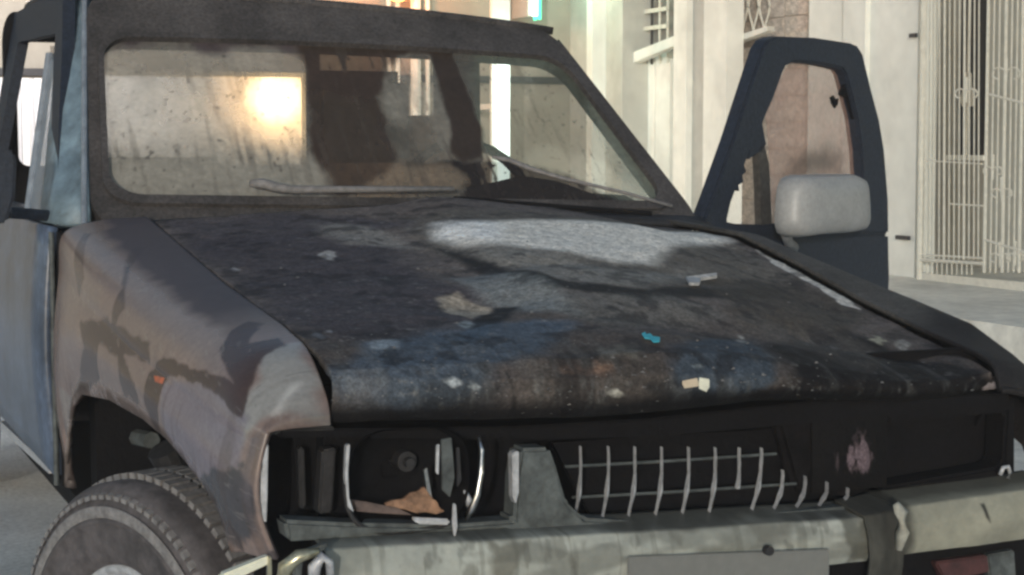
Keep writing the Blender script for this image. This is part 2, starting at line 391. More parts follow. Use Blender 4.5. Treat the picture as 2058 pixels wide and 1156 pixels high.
def b4(t):
    MB().tube([(c4[0], 12.0, 0.9), (c4[0], 12.0, fz(1012, 90, c4[0]))], .055, 12).make('tube', EWH, t, smooth=True)
    MB().box(c4[0]-.09, c4[0]+.09, 12.06, 12.1, .88, 3.1).make('backplate', WALLM, t)
    MB().box(c4[0]-.02, c4[0]+.02, 12.1, 12.99, 1.6, 1.65).make('bracket', WALLM, t)
lampbulb('white_tube_lamp', 'tall white tube light seen through the right side of the windscreen', 'lamp', tuple(c4), b4, (.8, 1, .88), 12, .1, (0, -.3, .2))
c5 = at(66, 235, y=11.6)
def b5(t):
    MB().box(c5[0]-.35, c5[0]+.35, 11.55, 11.65, 2.62, 2.68).make('tube', EWH, t)
    MB().box(c5[0]-.4, c5[0]+.4, 11.5, 12.95, 2.69, 2.74).make('housing', WALLG, t)
lampbulb('shutter_lamp', 'strip lamp over the white folding shutter beyond the cab', 'lamp', (c5[0], 11.6, 2.6), b5, (1, .96, 1), 95, .2, (0, -.1, -.15))

# ================================================================== THE BURNT TRUCK
T = thing('pickup_truck', 'burnt out dark pickup truck with soot covered bonnet and missing headlights', 'pickup truck', (0, 1.6, GZ))

# ---- bonnet
zl = np.array([(-.12, .850), (-.105, .868), (-.09, .905), (-.05, .940), (.03, .960), (.2, .985), (.56, 1.022), (.85, 1.062), (1.06, 1.092), (1.30, 1.125), (1.75, 1.13)])
zr = np.array([(-.12, .815), (-.10, .83), (-.07, .850), (0, .868), (.06, .885), (.22, .912), (.434, .956), (.66, 1.012), (.91, 1.065), (1.30, 1.082), (1.75, 1.09)])
def yfront(x): return -.085 + .10*((x+.05)/.72)**2
def zhood(x, y):
    t = np.clip((x+.61)/1.25, 0, 1)
    sh = yfront(x)+.085
    a = np.interp(y-.6*sh, zl[:, 0], zl[:, 1]); b = np.interp(y, zr[:, 0], zr[:, 1])
    tt = np.clip((t-.45)/.5, 0, 1); tt = tt*tt*(3-2*tt)
    z = a*(1-tt)+b*tt
    z = z + .022*np.sin(np.pi*t)*np.clip(y/.3, 0, 1)
    # power bulge, crease and heat buckles
    bul = 1/(1+np.exp(-(x+.18-.12*y)/.025))*1/(1+np.exp((x-.46)/.03))
    z = z + .020*bul*np.clip((y-.1)/.3, 0, 1)
    g = lambda cx, cy, sx, sy, h: h*np.exp(-((x-cx)/sx)**2-((y-cy)/sy)**2)
    z = z + g(-.25, .28, .10, .08, -.022) + g(.1, .10, .16, .07, -.016) + g(.28, .45, .12, .10, -.012) + g(-.02, .5, .2, .05, -.010)
    z = z + g(-.1, .30, .03, .12, .008) + g(.35, .15, .05, .05, -.015) + g(.5, .1, .08, .06, -.012)
    z = z + .010*(fbm(x*5, y*5, 2.)-.5) + .004*(fbm(x*22, y*22, 5.)-.5)
    return z
def hhit(px, py):
    z = 1.0
    for _ in range(12): p = at(px, py, z=z); z = float(zhood(np.array([p[0]]), np.array([p[1]]))[0])*.6+z*.4
    return (p[0], p[1])
def pixels(P):
    s_, c_ = math.sin(YAW), math.cos(YAW); sp, cp = math.sin(PIT), math.cos(PIT); D = P-CAMP
    f = D@np.array([s_*cp, c_*cp, sp]); return np.c_[1029+FPX*(D@np.array([c_, -s_, 0]))/f, 578-FPX*(D@np.array([-s_*sp, -c_*sp, cp]))/f]
def near(px, py):
    return int(np.argmin((HPX[:, 0]-px)**2+(HPX[:, 1]-py)**2))
def hp(*pts): return [tuple(XY[near(*q)]) for q in pts]
XL, XR = -.612, .64
def fh(U, V):
    x = XL+(XR-XL)*U
    yf = yfront(x); yb = 1.235 - .02*0*x
    # v: 0 back .. .9 nose crest .. 1 lip
    y = yb+(yf-yb)*np.minimum(V/.93, 1)**.9
    z = zhood(x, y)
    k = np.clip((V-.93)/.07, 0, 1)
    lip = .852-.028*np.clip((x-.1)/.5, 0, 1)+.004*np.sin(x*9)
    z = np.where(k > 0, z*(1-k)+lip*k, z); y = y + np.where(k > 0, -.012*np.sin(np.pi*k)+.02*k, 0)
    return np.c_[x, y, z]
P, F, U, V = grid(520, 440, fh); HP = P.copy(); HPX = pixels(P)
XY = np.c_[P[:, 0], 1.40*(1-V)]
col = np.tile(lin('69605c'), (len(P), 1)); rg = np.full(len(P), .72)
n1 = fbm(P[:, 0]*6, P[:, 1]*6, 1.); n2 = fbm(P[:, 0]*24, P[:, 1]*24, 9.); n3 = fbm(P[:, 0]*90, P[:, 1]*60+P[:, 2]*90, 4.)
col = col*(.62+.75*n1)[:, None]
def st(poly, h, a=1., soft=.02, wob=.03, fs=14, seed=0., rough=None):
    global col, rg
    m = mask(XY, hp(*poly), soft, wob, fs, seed)*a; col = blend(col, m, lin(h))
    if rough is not None: rg = rg*(1-m)+rough*m
st([(230, 400), (560, 400), (900, 440), (640, 470), (420, 520), (280, 490)], '4f4a50', .8, .04)
st([(380, 480), (760, 480), (900, 560), (1000, 650), (700, 690), (560, 640)], '464147', .85, .05, .06, 9, 1)
st([(820, 440), (1400, 440), (1600, 560), (1250, 600), (1000, 540), (860, 500)], '6a645c', .8, .04, .04)
st([(620, 452), (690, 448), (790, 470), (830, 500), (700, 492)], '8f8a84', .8, .03, .03, 12, 2)
st([(930, 500), (1120, 508), (1240, 545), (1400, 540), (1300, 580), (1100, 560), (980, 530)], '908b84', .7, .03, .03, 10, 4)
st([(880, 500), (990, 530), (1120, 560), (1300, 582), (1560, 580), (1560, 600), (1300, 606), (1100, 585), (960, 550)], '201f1f', .95, .014, .012, 8, 5)  # dark line paints the shade of the bulge crease into the colour
st([(900, 560), (1000, 545), (1130, 590), (1160, 630), (1060, 625), (960, 590)], '8b9090', .65, .02, .02, 10, 6)
st([(1150, 590), (1400, 605), (1460, 640), (1300, 660), (1150, 640)], '6d6c68', .6, .03, .03, 10, 6)
st([(1400, 560), (1600, 560), (1760, 620), (1700, 680), (1500, 660)], '4a433c', .8, .03, .04, 10, 7)
st([(880, 600), (920, 588), (985, 625), (950, 642), (900, 630)], 'b8a996', .85, .008, .012, 20, 8)
st([(995, 622), (1045, 615), (1020, 640), (970, 672), (930, 690), (900, 690), (950, 655)], '14171b', .9, .008, .01, 14, 9)
st([(730, 700), (900, 660), (1010, 650), (1130, 650), (1130, 700), (1010, 740), (960, 790), (870, 830), (760, 820), (690, 760)], '5b6b7c', .8, .03, .05, 10, 10)
st([(740, 688), (810, 680), (800, 700), (750, 702)], 'a9b4bd', .8, .008, .01, 20, 11)
st([(680, 730), (760, 740), (770, 840), (690, 845)], '77777a', .7, .03, .02, 12, 12)
st([(760, 740), (790, 830), (800, 850), (770, 850)], '2b2c30', .7, .008, .01, 12, 12)
st([(1010, 745), (1020, 745), (1034, 845), (1024, 850)], '17191a', .8, .004, .006, 12, 12)
st([(800, 770), (1010, 770), (1010, 845), (800, 850)], '2f3338', .75, .03, .05, 12, 13)
st([(1040, 740), (1200, 700), (1330, 740), (1350, 820), (1150, 850), (1040, 845)], '57504b', .7, .03, .06, 12, 14)
st([(1130, 745), (1210, 722), (1260, 720), (1240, 745), (1160, 760)], 'a5826c', .7, .012, .02, 20, 15)
st([(1190, 700), (1270, 690), (1280, 720), (1210, 730)], '8a857c', .6, .012, .02, 20, 15)
st([(1350, 680), (1520, 680), (1560, 740), (1500, 800), (1440, 830), (1360, 800), (1350, 740)], '4c5a68', .85, .02, .04, 12, 16)
st([(1280, 772), (1360, 750), (1420, 800), (1330, 830)], '23262a', .7, .012, .03, 12, 17)
st([(1200, 815), (1500, 790), (2060, 740), (2060, 860), (1200, 860)], '1a1719', .8, .02, .03, 12, 22)
st([(650, 832), (1300, 815), (1300, 870), (650, 870)], '2a292c', .7, .015, .02, 12, 23)
st([(1560, 700), (1700, 660), (2050, 800), (2050, 900), (1500, 900), (1480, 820), (1600, 760)], '151113', .96, .03, .05, 9, 18)
st([(1470, 640), (1640, 650), (1800, 720), (1740, 745), (1600, 700)], '665f5a', .6, .03, .04, 9, 19)
for k, (cx, cy, r_, h) in enumerate([(660, 512, 12, 'b9b5b2'), (1490, 684, 9, 'b5b0a8'), (912, 768, 10, 'c5ccd0'), (958, 776, 7, 'b5bbbd'), (1240, 790, 7, 'd8d4c8'), (1400, 735, 6, 'c0c8c8'), (640, 672, 8, 'a8acb4'), (665, 665, 7, 'b8bcc2'), (470, 540, 5, 'aaa8aa'), (775, 560, 5, '9a9690'), (935, 650, 8, '9aa4a8'), (1660, 582, 6, 'b0a89a'), (1765, 682, 11, 'b5b09a'), (1815, 690, 14, '96928c')]):
    st([(cx-r_*1.5, cy), (cx, cy-r_*.7), (cx+r_*1.5, cy+r_*.3), (cx+r_*.2, cy+r_)], h, .9, .005, .012, 40, k)
# streak of bare pale metal down the right shut line
st([(1520, 500), (1560, 512), (1640, 555), (1700, 590), (1730, 622), (1690, 612), (1640, 575), (1560, 535)], 'dcd6cc', .9, .004, .008, 40, 30)
# scattered ash specks
sp = .55*np.clip((n3-.68)/.08, 0, 1)*np.clip((fbm(P[:, 0]*4, P[:, 1]*4, 20.)-.45)/.15, 0, 1)
col = blend(col, sp*.6, lin('9b9894')); dk = np.clip((.42-n2)/.10, 0, 1); col = blend(col, dk*.6, lin('201d1f'))
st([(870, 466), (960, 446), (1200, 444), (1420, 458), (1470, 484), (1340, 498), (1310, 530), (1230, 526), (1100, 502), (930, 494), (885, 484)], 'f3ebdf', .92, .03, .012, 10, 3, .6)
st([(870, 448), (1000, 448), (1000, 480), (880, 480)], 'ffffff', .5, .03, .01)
# drips on the rolled nose, then its colour darkened against the light it catches
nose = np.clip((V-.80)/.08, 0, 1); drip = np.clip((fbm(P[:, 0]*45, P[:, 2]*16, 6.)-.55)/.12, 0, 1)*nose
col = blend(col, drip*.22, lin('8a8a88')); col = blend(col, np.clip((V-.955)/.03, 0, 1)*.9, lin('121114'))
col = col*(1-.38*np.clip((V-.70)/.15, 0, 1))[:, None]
cr = fbm(P[:, 0]*130, P[:, 1]*90+P[:, 2]*130, 44., 3); col = col*(.84+.32*np.clip((cr-.3)/.4, 0, 1))[:, None]
rg = np.clip(rg+.25*(n2-.5), .3, .95)
P[:, 2] += (n2-.5)*.003*np.clip((V-.3)/.3, 0, 1)
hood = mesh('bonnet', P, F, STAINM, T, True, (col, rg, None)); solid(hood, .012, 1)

# ---- fenders. side +1 = image right, -1 = image left
AY = [.0, .02, .04, .08, .15, .24, .34, .50, .75, 1.0, 1.12, 1.19, 1.235, 1.26]
AZ = [.30, .50, .66, .715, .745, .768, .787, .80, .80, .778, .735, .67, .59, .45]
def arch(y): return np.interp(y, AY, AZ, left=-9, right=-9)
def fender(sgn):
    def ff(U, V):
        y = 1.285-(1.285+.035)*U
        if sgn < 0:
            xs = XL-.006; zs = np.interp(np.maximum(y-.03, -.03), zl[:, 0], zl[:, 1]); xo = -.735-.075*np.sqrt(np.clip((y+.02)/1.0, 0, 1)); zc = zs-.035
        else:
            xs = XR+.006; zs = np.interp(y, zr[:, 0], zr[:, 1])+.004
            xo = np.full_like(y, .768)+.0*y; zc = np.interp(y, [0, .03, .095, .22, .4, .57, .95, 1.29], [.84, .87, .904, .955, .985, 1.009, 1.059, 1.088])
        zb = np.maximum(np.maximum(arch(y), .54), np.where(y < .045, .66+.0*y, -9))
        v1 = np.clip(V/.45, 0, 1); v2 = np.clip((V-.45)/.55, 0, 1)
        # upper: bulging shoulder from the shut line to the widest side, lower: near vertical side
        a = v1*math.pi/2
        zside = zc-.075
        if sgn < 0:
            kk = np.clip((.13-y)/.165, 0, 1); dr_ = 1-np.sqrt(np.maximum(1-kk**2, 0)); zs = zs-(zs-.857)*dr_; zside = zside-(zside-.852)*dr_; xo = xo+.02*dr_
        x = xs+(xo-xs)*np.sin(a)**.9; z = zside+(zs-zside)*np.maximum(np.cos(a), 0)**np.interp(y, [0, .25, .7, 1.29], [1.0, 1.0, .75, .32])
        if sgn > 0: z = zside + (zs*(1-v1**2)+zc*v1**2-zside)*np.cos(a)**.28; x = xs+(xo-xs)*(.9*v1+.1*np.sin(a))
        z = np.where(V > .45, zside+(zb-zside)*v2, z)
        x = np.where(V > .45, xo+sgn*(.022*np.sin(np.pi*v2)-.012*v2), x)
        # flared lip round the wheel opening
        d = z-arch(y); x = x+sgn*.016*np.exp(-(d/.03)**2)*(V > .45)*(arch(y) > .54)
        # nose rolls in
        k = np.clip((.03-y)/.05, 0, 1)*(sgn > 0); z = z-.03*k*k*(V < .6); x = x-sgn*.014*k*k
        return np.c_[x, y, z]
    return grid(440, 230, ff)
P, F, U, V = fender(-1)
Q = np.c_[P[:, 1], P[:, 2]+.8*(P[:, 0]+.8)]; FPXL = pixels(P)
col = np.tile(lin('83726c'), (len(P), 1)); rg = np.full(len(P), .27)
def sp_(pts):
    out = []
    for (a, b) in pts: out.append(tuple(Q[int(np.argmin((FPXL[:, 0]-a)**2+(FPXL[:, 1]-b)**2))]))
    return out
def sf(poly, h, a=1., soft=.004, wob=.008, fs=22, seed=0., rough=None):
    global col, rg
    m = mask(Q, sp_(poly), soft, wob, fs, seed)*a; col = blend(col, m, lin(h))
    if rough is not None: rg = rg*(1-m)+rough*m
sf([(130, 420), (230, 410), (250, 560), (190, 640), (120, 600)], '83756f', .8, .03, .02)
sf([(270, 500), (400, 520), (560, 660), (450, 700), (440, 740), (300, 700), (240, 640)], '83746d', .9, .02, .01, 10, 1)
sf([(330, 500), (420, 530), (540, 640), (520, 640), (400, 560)], '8f8580', .8, .02, .01)
sf([(530, 700), (600, 690), (660, 760), (675, 850), (510, 850), (480, 900), (480, 840), (520, 760)], '92918f', .95, .008, .01, 14, 2, .2)
sf([(598, 770), (606, 768), (560, 832), (548, 836)], 'e0dedc', .5, .008, .004)  # highlight streak painted into the fender colour
sf([(330, 770), (420, 770), (500, 840), (480, 950), (400, 980), (360, 930), (330, 860)], '77707a', .9, .01, .01, 12, 3)
# reflection contour painted as a dark line, then dried drip edges and sooty tongue
sf([(268, 500), (300, 495), (262, 545), (250, 620), (232, 668), (225, 660), (246, 580), (250, 530)], '3d3230', .7, .006, .006)
sf([(160, 650), (210, 640), (300, 690), (300, 725), (250, 712), (270, 770), (280, 810), (250, 800), (235, 720), (200, 690), (200, 760), (170, 800), (150, 790), (170, 700)], '40322f', .85, .006, .012, 24, 4)
sf([(315, 725), (345, 718), (380, 740), (440, 755), (470, 770), (440, 700), (460, 670), (500, 645), (530, 650), (510, 670), (500, 690), (560, 680), (575, 695), (540, 710), (515, 750), (500, 810), (488, 840), (460, 820), (440, 790), (380, 765), (335, 755), (322, 800), (330, 880), (340, 930), (300, 900), (292, 820), (300, 750)], '3e2e2a', .92, .004, .008, 26, 5)
sf([(395, 970), (440, 940), (490, 935), (500, 1000), (520, 1100), (440, 1100), (400, 1030)], '3f4046', .9, .006, .02, 30, 6)
sf([(120, 780), (145, 800), (140, 990), (110, 990)], '8b8785', .6, .006, .006)
sf([(505, 880), (520, 870), (520, 1080), (505, 1060)], '5d5e68', .8, .008, .006)
sf([(310, 755), (330, 760), (326, 770), (312, 766)], 'd0653a', .9, .002, .003)
sf([(170, 470), (182, 470), (170, 560), (158, 600)], '4a3f3d', .6, .003, .004)
nf = fbm(P[:, 1]*7, P[:, 2]*7, 3.); col = col*(.85+.3*nf)[:, None]
run = np.clip((fbm(P[:, 1]*75, P[:, 2]*5, 31.)-.56)/.06, 0, 1)*np.clip((.98-P[:, 2])/.12, 0, 1)*np.clip((fbm(P[:, 1]*6, P[:, 2]*3, 33.)-.42)/.12, 0, 1); col = blend(col, run*.38, lin('4a3f3c'))
da = P[:, 2]-arch(P[:, 1]); lipm = np.clip((.028-da)/.012, 0, 1)*(arch(P[:, 1]) > .5)*np.clip((fbm(P[:, 1]*30, P[:, 2]*30, 35.)-.38)/.1, 0, 1); col = blend(col, lipm*.6, lin('33241d')); rg = rg+lipm*.4
scr = np.clip((fbm(P[:, 1]*14+P[:, 2]*40, P[:, 2]*160-P[:, 1]*60, 37.)-.70)/.03, 0, 1); col = blend(col, scr*.15, lin('a8a39e'))
spk = np.clip((fbm(P[:, 1]*150, P[:, 2]*150, 39., 2)-.80)/.05, 0, 1); col = blend(col, spk*.25, lin('2c2624'))
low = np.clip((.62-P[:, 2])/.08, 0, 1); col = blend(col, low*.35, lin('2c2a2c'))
# soot running over the top edge next to the bonnet
top = np.clip((.19-V+.10*(fbm(P[:, 1]*9, P[:, 2]*9, 8.)-.5))/.05, 0, 1)*np.clip((P[:, 1]-.15)/.25, 0, 1); col = blend(col, top*.9, lin('4a444a')); rg = rg+top*.3
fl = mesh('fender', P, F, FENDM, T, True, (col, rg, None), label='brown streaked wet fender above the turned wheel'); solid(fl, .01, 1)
P, F, U, V = fender(1)
col = np.tile(lin('4a4744'), (len(P), 1)); nf = fbm(P[:, 0]*9, P[:, 1]*9, 3.); col = col*(.55+.9*nf)[:, None]
XY = P[:, :2]
def sr(pts, h, a, soft, z0=.95, wob=.01, seed=0):
    global col
    q = []
    for (a_, b_) in pts:
        zq = z0
        for _ in range(6):
            p = at(a_, b_, z=zq); i = np.argmin((P[:, 0]-p[0])**2+(P[:, 1]-p[1])**2); zq = float(P[i, 2])
        q.append((p[0], p[1]))
    col = blend(col, mask(XY, q, soft, wob, 25, seed)*a, lin(h))
sr([(1500, 470), (1600, 480), (1800, 570), (1900, 620), (1850, 650), (1650, 560)], '605c57', .7, .02, 1.05)
sr([(1980, 650), (2010, 655), (2045, 680), (2040, 690)], 'a9a59a', .8, .006)
sr([(1850, 640), (2000, 660), (2040, 720), (1950, 780), (1850, 740)], '242122', .8, .03)
fm_ = np.clip((.30-P[:, 1]+.12*(nf-.5))/.10, 0, 1); col = blend(col, fm_*.85, lin('1b181a'))
fr = mesh('fender', P, F, STAINM, T, True, (col, np.full(len(P), .65), None), label='soot greyed fender below the open door'); solid(fr, .01, 1)
# fender inner lining, struts
for s in (-1, 1):
    MB().box(min(s*.45, s*.60), max(s*.45, s*.60), .06, 1.26, .2, .84).make('inner_arch', SOOT, T)
    MB().box(min(s*.60, s*.755), max(s*.60, s*.755), 1.19, 1.262, .30, .9).make('splash_panel', SOOT, T)
MB().tube([(-.60, .80, .50), (-.70, .76, .70)], [.03, .035], 12).make('suspension_strut', DARKTRIM, T)
MB().tube([at(305, 885, x=-.66), at(200, 865, x=-.69)], .018, 8).make('suspension_arm', GREYTRIM, T)
MB().box(-.60, .62, .12, 1.25, .45, .70).make('engine_block', SOOT, T)
MB().box(-.62, -.16, .02, 1.9, .22, .33).make('chassis_rail', SOOT, T); MB().box(.16, .62, .02, 1.9, .22, .33).make('chassis_rail', SOOT, T)

# ---- front wheel, turned outwards
def wheel(cx, cy, cz, ang, side, detail=True):
    Rr = .358
    w_ = bpy.data.objects.new('wheel', None); COL.objects.link(w_); w_.parent = T; w_.empty_display_size = .1
    base = Vector((cx, cy, cz)); w_.location = base - wloc(T); w_.rotation_euler = (0, 0, ang)
    def lathe(prof, n, m, name, sm=True, par=w_):
        V = []; F = []
        for i, (a, r) in enumerate(prof):
            for k in range(n): q = 2*math.pi*k/n; V.append((a*side, r*math.cos(q), r*math.sin(q)))
        for i in range(len(prof)-1):
            for k in range(n): F.append((i*n+k, i*n+(k+1) % n, (i+1)*n+(k+1) % n, (i+1)*n+k))
        me = bpy.data.meshes.new(name); me.from_pydata(V, [], F); me.materials.append(m)
        bm = bmesh.new(); bm.from_mesh(me); bmesh.ops.recalc_face_normals(bm, faces=bm.faces); bm.to_mesh(me); bm.free()
        if sm: me.shade_smooth()
        o = bpy.data.objects.new(name, me); COL.objects.link(o); o.parent = par; return o
    # outer face at +a
    ty = lathe([(-.11, .20), (-.12, .27), (-.115, .325), (-.095, .347), (.085, .347), (.105, .335), (.118, .300), (.120, .285), (.124, .283), (.1245, .276), (.120, .272), (.119, .245), (.112, .215), (.104, .200), (.09, .192)], 96, RUBBER, 'tyre')
    lathe([(.1215, .3065), (.1235, .304), (.124, .288), (.1225, .285)], 96, RUBD, 'sidewall_band', par=ty)
    lathe([(.095, .197), (.103, .192), (.098, .180), (.070, .172), (.045, .150), (.055, .10), (.07, .07), (.085, .055), (.09, .03), (.09, .001)], 64, PALETRIM if detail else GREYTRIM, 'rim')
    if detail:
        m = MB(); n = 84
        for k in range(n):
            for row, (a0, a1) in enumerate(((-.108, -.06), (-.052, -.002), (.006, .055), (.062, .117))):
                q0 = 2*math.pi*(k+.12+.5*(row % 2))/n; q1 = q0+2*math.pi*.66/n
                r0, r1 = .338, Rr-(.012 if row in (0, 3) else 0)
                pts = []
                for (r_) in (r0, r1):
                    for (a_, q_) in ((a0, q0), (a1, q0+.01), (a1, q1+.01), (a0, q1)):
                        rr = r_ if not (row == 3 and a_ == a1) else r_-.02
                        pts.append((a_*side, rr*math.cos(q_), rr*math.sin(q_)))
                m.hexa(pts)
        me = bpy.data.meshes.new('tread_blocks'); me.from_pydata(m.v, [], m.f); me.materials.append(RUBD)
        bm = bmesh.new(); bm.from_mesh(me); bmesh.ops.recalc_face_normals(bm, faces=bm.faces); bm.to_mesh(me); bm.free()
        o = bpy.data.objects.new('tread_blocks', me); COL.objects.link(o); o.parent = ty; o['kind'] = 'stuff'
    return w_
wheel(-.715, .655, .318, R(23), -1)
wheel(.735, .675, .318, R(20), 1, False)
wheel(-.72, 4.4, .318, 0, -1, False)
wheel(.72, 4.4, .318, 0, 1, False)

# ---- windscreen surface
WL0 = np.array([-.735, 1.32, 1.110]); WR0 = np.array([.765, 1.27, 1.075]); WL1 = np.array([-.650, 1.82, 1.635]); WR1 = np.array([.590, 1.775, 1.568])
def W(s, t):
    s = np.asarray(s, float); t = np.asarray(t, float); a = (s+1)/2
    lo = WL0[None]*(1-a[:, None])+WR0[None]*a[:, None]; hi = WL1[None]*(1-a[:, None])+WR1[None]*a[:, None]
    p = lo*(1-t[:, None])+hi*t[:, None]
    p[:, 1] -= .055*(1-s**2); p[:, 2] += .010*(1-s**2)*t
    return p
def loop(s0, s1, t0, t1, r):
    pts = rrect((s0+s1)/2, (t0+t1)/2, (s1-s0)/2, (t1-t0)/2, r, 8); out = []
    n = len(pts)
    for i in range(n):
        a, b = pts[i], pts[(i+1) % n]; L = math.hypot(b[0]-a[0], b[1]-a[1]); m = max(1, int(L/.08))
        for k in range(m): out.append((a[0]+(b[0]-a[0])*k/m, a[1]+(b[1]-a[1])*k/m))
    return out
def loop2(box, r, box2, r2):
    A = loop(*box, r); cx, cy = (box[0]+box[1])/2, (box[2]+box[3])/2
    ax, ay = (box[1]-box[0])/2, (box[3]-box[2])/2; cx2, cy2 = (box2[0]+box2[1])/2, (box2[2]+box2[3])/2; bx, by = (box2[1]-box2[0])/2, (box2[3]-box2[2])/2
    B = [(cx2+(p[0]-cx)/ax*bx, cy2+(p[1]-cy)/ay*by) for p in A]
    return A, B
def W2(L, off=0.):
    L = np.array(L); k_ = np.clip(L[:, 1], 0, .83)/.83; k_ = np.where(L[:, 1] > .95, 0, k_); p = W(L[:, 0], L[:, 1]+.83*k_*(.03+.04*L[:, 0])); p += np.array([0, -.75, .66])[None]*off; return p
A, B = loop2((-.962, .935, .07, .82), .10, (-1.0, 1.0, -.03, 1.04), .1)
MB().ring(W2(B), W2(A), (0, .05, -.03)).make('windscreen_frame', SOOTG, T)
A, B = loop2((-.945, .915, .10, .80), .10, (-.965, .938, .065, .825), .1)
MB().ring(W2(B, .012), W2(A, .012), (0, .012, -.012)).make('rubber_seal', SOOTG, T)
# glass: grid with soot and haze
def fg(U, V): return W2(np.c_[-.958+1.89*U, .08+.74*V], -.004)
P, F, U, V = grid(260, 130, fg)
n0 = np.array([0, -.75, .66]); n0 /= np.linalg.norm(n0)
Pc = W(np.array([0.]), np.array([.5]))[0]
def gproj(pts):
    out = []
    for (a, b) in pts:
        p = hit(a, b, (Pc[0], Pc[1]+.02, Pc[2]), (-.02, -.72, .69)); out.append((p[0], p[2]))
    return out
Q = P[:, [0, 2]]
n1 = fbm(Q[:, 0]*7, Q[:, 1]*10, 1.); n2 = fbm(Q[:, 0]*30, Q[:, 1]*12, 2.)
col = np.tile(lin('8f8b82'), (len(P), 1))*(.7+.6*n1)[:, None]; cov = .50+.5*(n1-.5)+.25*(n2-.5)
def sg(poly, h, c, soft=.012, wob=.02, fs=18, seed=0., a=1.):
    global col, cov
    m = mask(Q, gproj(poly), soft, wob, fs, seed)*a; col = blend(col, m, lin(h)); cov = cov*(1-m)+c*m
sg([(200, 60), (230, 60), (230, 400), (200, 400)], '9a968c', .6, .02)
sg([(100, 285), (500, 300), (640, 320), (760, 440), (100, 440)], '8f8a80', .94, .05, .03, 10, 1)
sg([(960, 90), (1130, 90), (1400, 440), (1150, 400), (960, 300)], '848d80', .45, .03, .03, 10, 2)
sg([(1090, 130), (1160, 140), (1260, 260), (1250, 330), (1180, 330), (1120, 300), (1060, 300), (1070, 200)], '5e6458', .55, .02, .03, 12, 3)
sg([(1190, 180), (1380, 400), (1370, 425), (1250, 350)], '7f867a', .68, .02, .02, 12, 4)
sg([(100, -60), (1140, -60), (1140, 95), (960, 98), (780, 98), (600, 110), (590, 100), (430, 104), (380, 88), (180, 96), (100, 100)], '4b4244', .96, .022, .03, 16, 5)
sg([(590, 80), (790, 80), (800, 100), (760, 200), (770, 260), (800, 330), (640, 350), (610, 300), (618, 200)], '3f332c', .90, .014, .02, 18, 6)
sg([(620, 200), (760, 200), (800, 400), (660, 410)], '4a4038', .62, .03, .03, 12, 7)
sg([(820, 330), (980, 318), (1110, 350), (1350, 420), (1350, 450), (900, 450), (930, 380)], '2b2522', .85, .012, .02, 14, 8)
sg([(790, 330), (900, 335), (935, 365), (900, 390), (800, 400), (700, 400)], '8a7c6c', .6, .012, .015, 14, 9)
sg([(862, 85), (905, 85), (940, 180), (968, 250), (972, 320), (930, 330), (900, 310), (905, 250), (880, 170)], '3a3029', .93, .008, .012, 20, 11)  # dark rear pillar behind the glass, painted onto it
sg([(600, 80), (880, 80), (870, 108), (600, 104)], '3a3029', .9, .008, .01, 20, 11)
# dried vertical runs
dr = np.clip((fbm(Q[:, 0]*60, Q[:, 1]*5, 7.)-.56)/.08, 0, 1)*np.clip((1.38-Q[:, 1])/.1, 0, 1)*np.clip((Q[:, 0]+.15)/.1, 0, 1)*np.clip((.35-Q[:, 0])/.1, 0, 1)
col = blend(col, dr*.6, lin('332b27')); cov = np.clip(cov+dr*.3, .05, 1)
run = np.clip((fbm(Q[:, 0]*85, Q[:, 1]*7, 17.)-.57)/.06, 0, 1)*np.clip((fbm(Q[:, 0]*5, Q[:, 1]*5, 18.)-.36)/.15, 0, 1)
col = blend(col, run*.35, lin('4c463f')); cov = cov+run*.12
dots = np.clip((fbm(Q[:, 0]*110, Q[:, 1]*110, 19., 2)-.78)/.05, 0, 1); col = blend(col, dots*.6, lin('2f2a27')); cov = cov+dots*.25
mesh('windscreen', P, F, GLASSM, T, True, (col, np.full(len(P), .5), np.clip(cov, .12, 1)), label='sooty hazed windscreen with a dark smoke curtain')

# ---- cab shell
def skin(name, rows, m, nu=24, thick=.02, parent=T, **k):
    """rows: list of polylines of equal count -> surface"""
    rows = [np.array(r, float) for r in rows]; nr, nc = len(rows), len(rows[0])
    V = np.concatenate(rows); i = np.arange(nr*nc).reshape(nr, nc)
    F = np.stack([i[:-1, :-1].ravel(), i[:-1, 1:].ravel(), i[1:, 1:].ravel(), i[1:, :-1].ravel()], 1)
    o = mesh(name, V, F, m, parent, True, **k); solid(o, thick, 0); return o
s = np.linspace(-1, 1, 25); top = W(s, np.full(25, 1.03))
rows = []
for dy, dz, sx in ((-.004, -.006, 1.0), (.03, .024, 1.0), (.10, .045, .985), (.5, .06, .98), (.85, .05, .98), (.95, .02, .985)):
    r = top.copy(); r[:, 1] += dy; r[:, 2] += dz*.25*(1-.3*np.abs(s)**6); r[:, 0] *= sx; rows.append(r)
skin('roof', rows, SOOTG, thick=.02)
def sx(z): return .79-.10*np.clip((z-1.1)/.5, 0, 1)
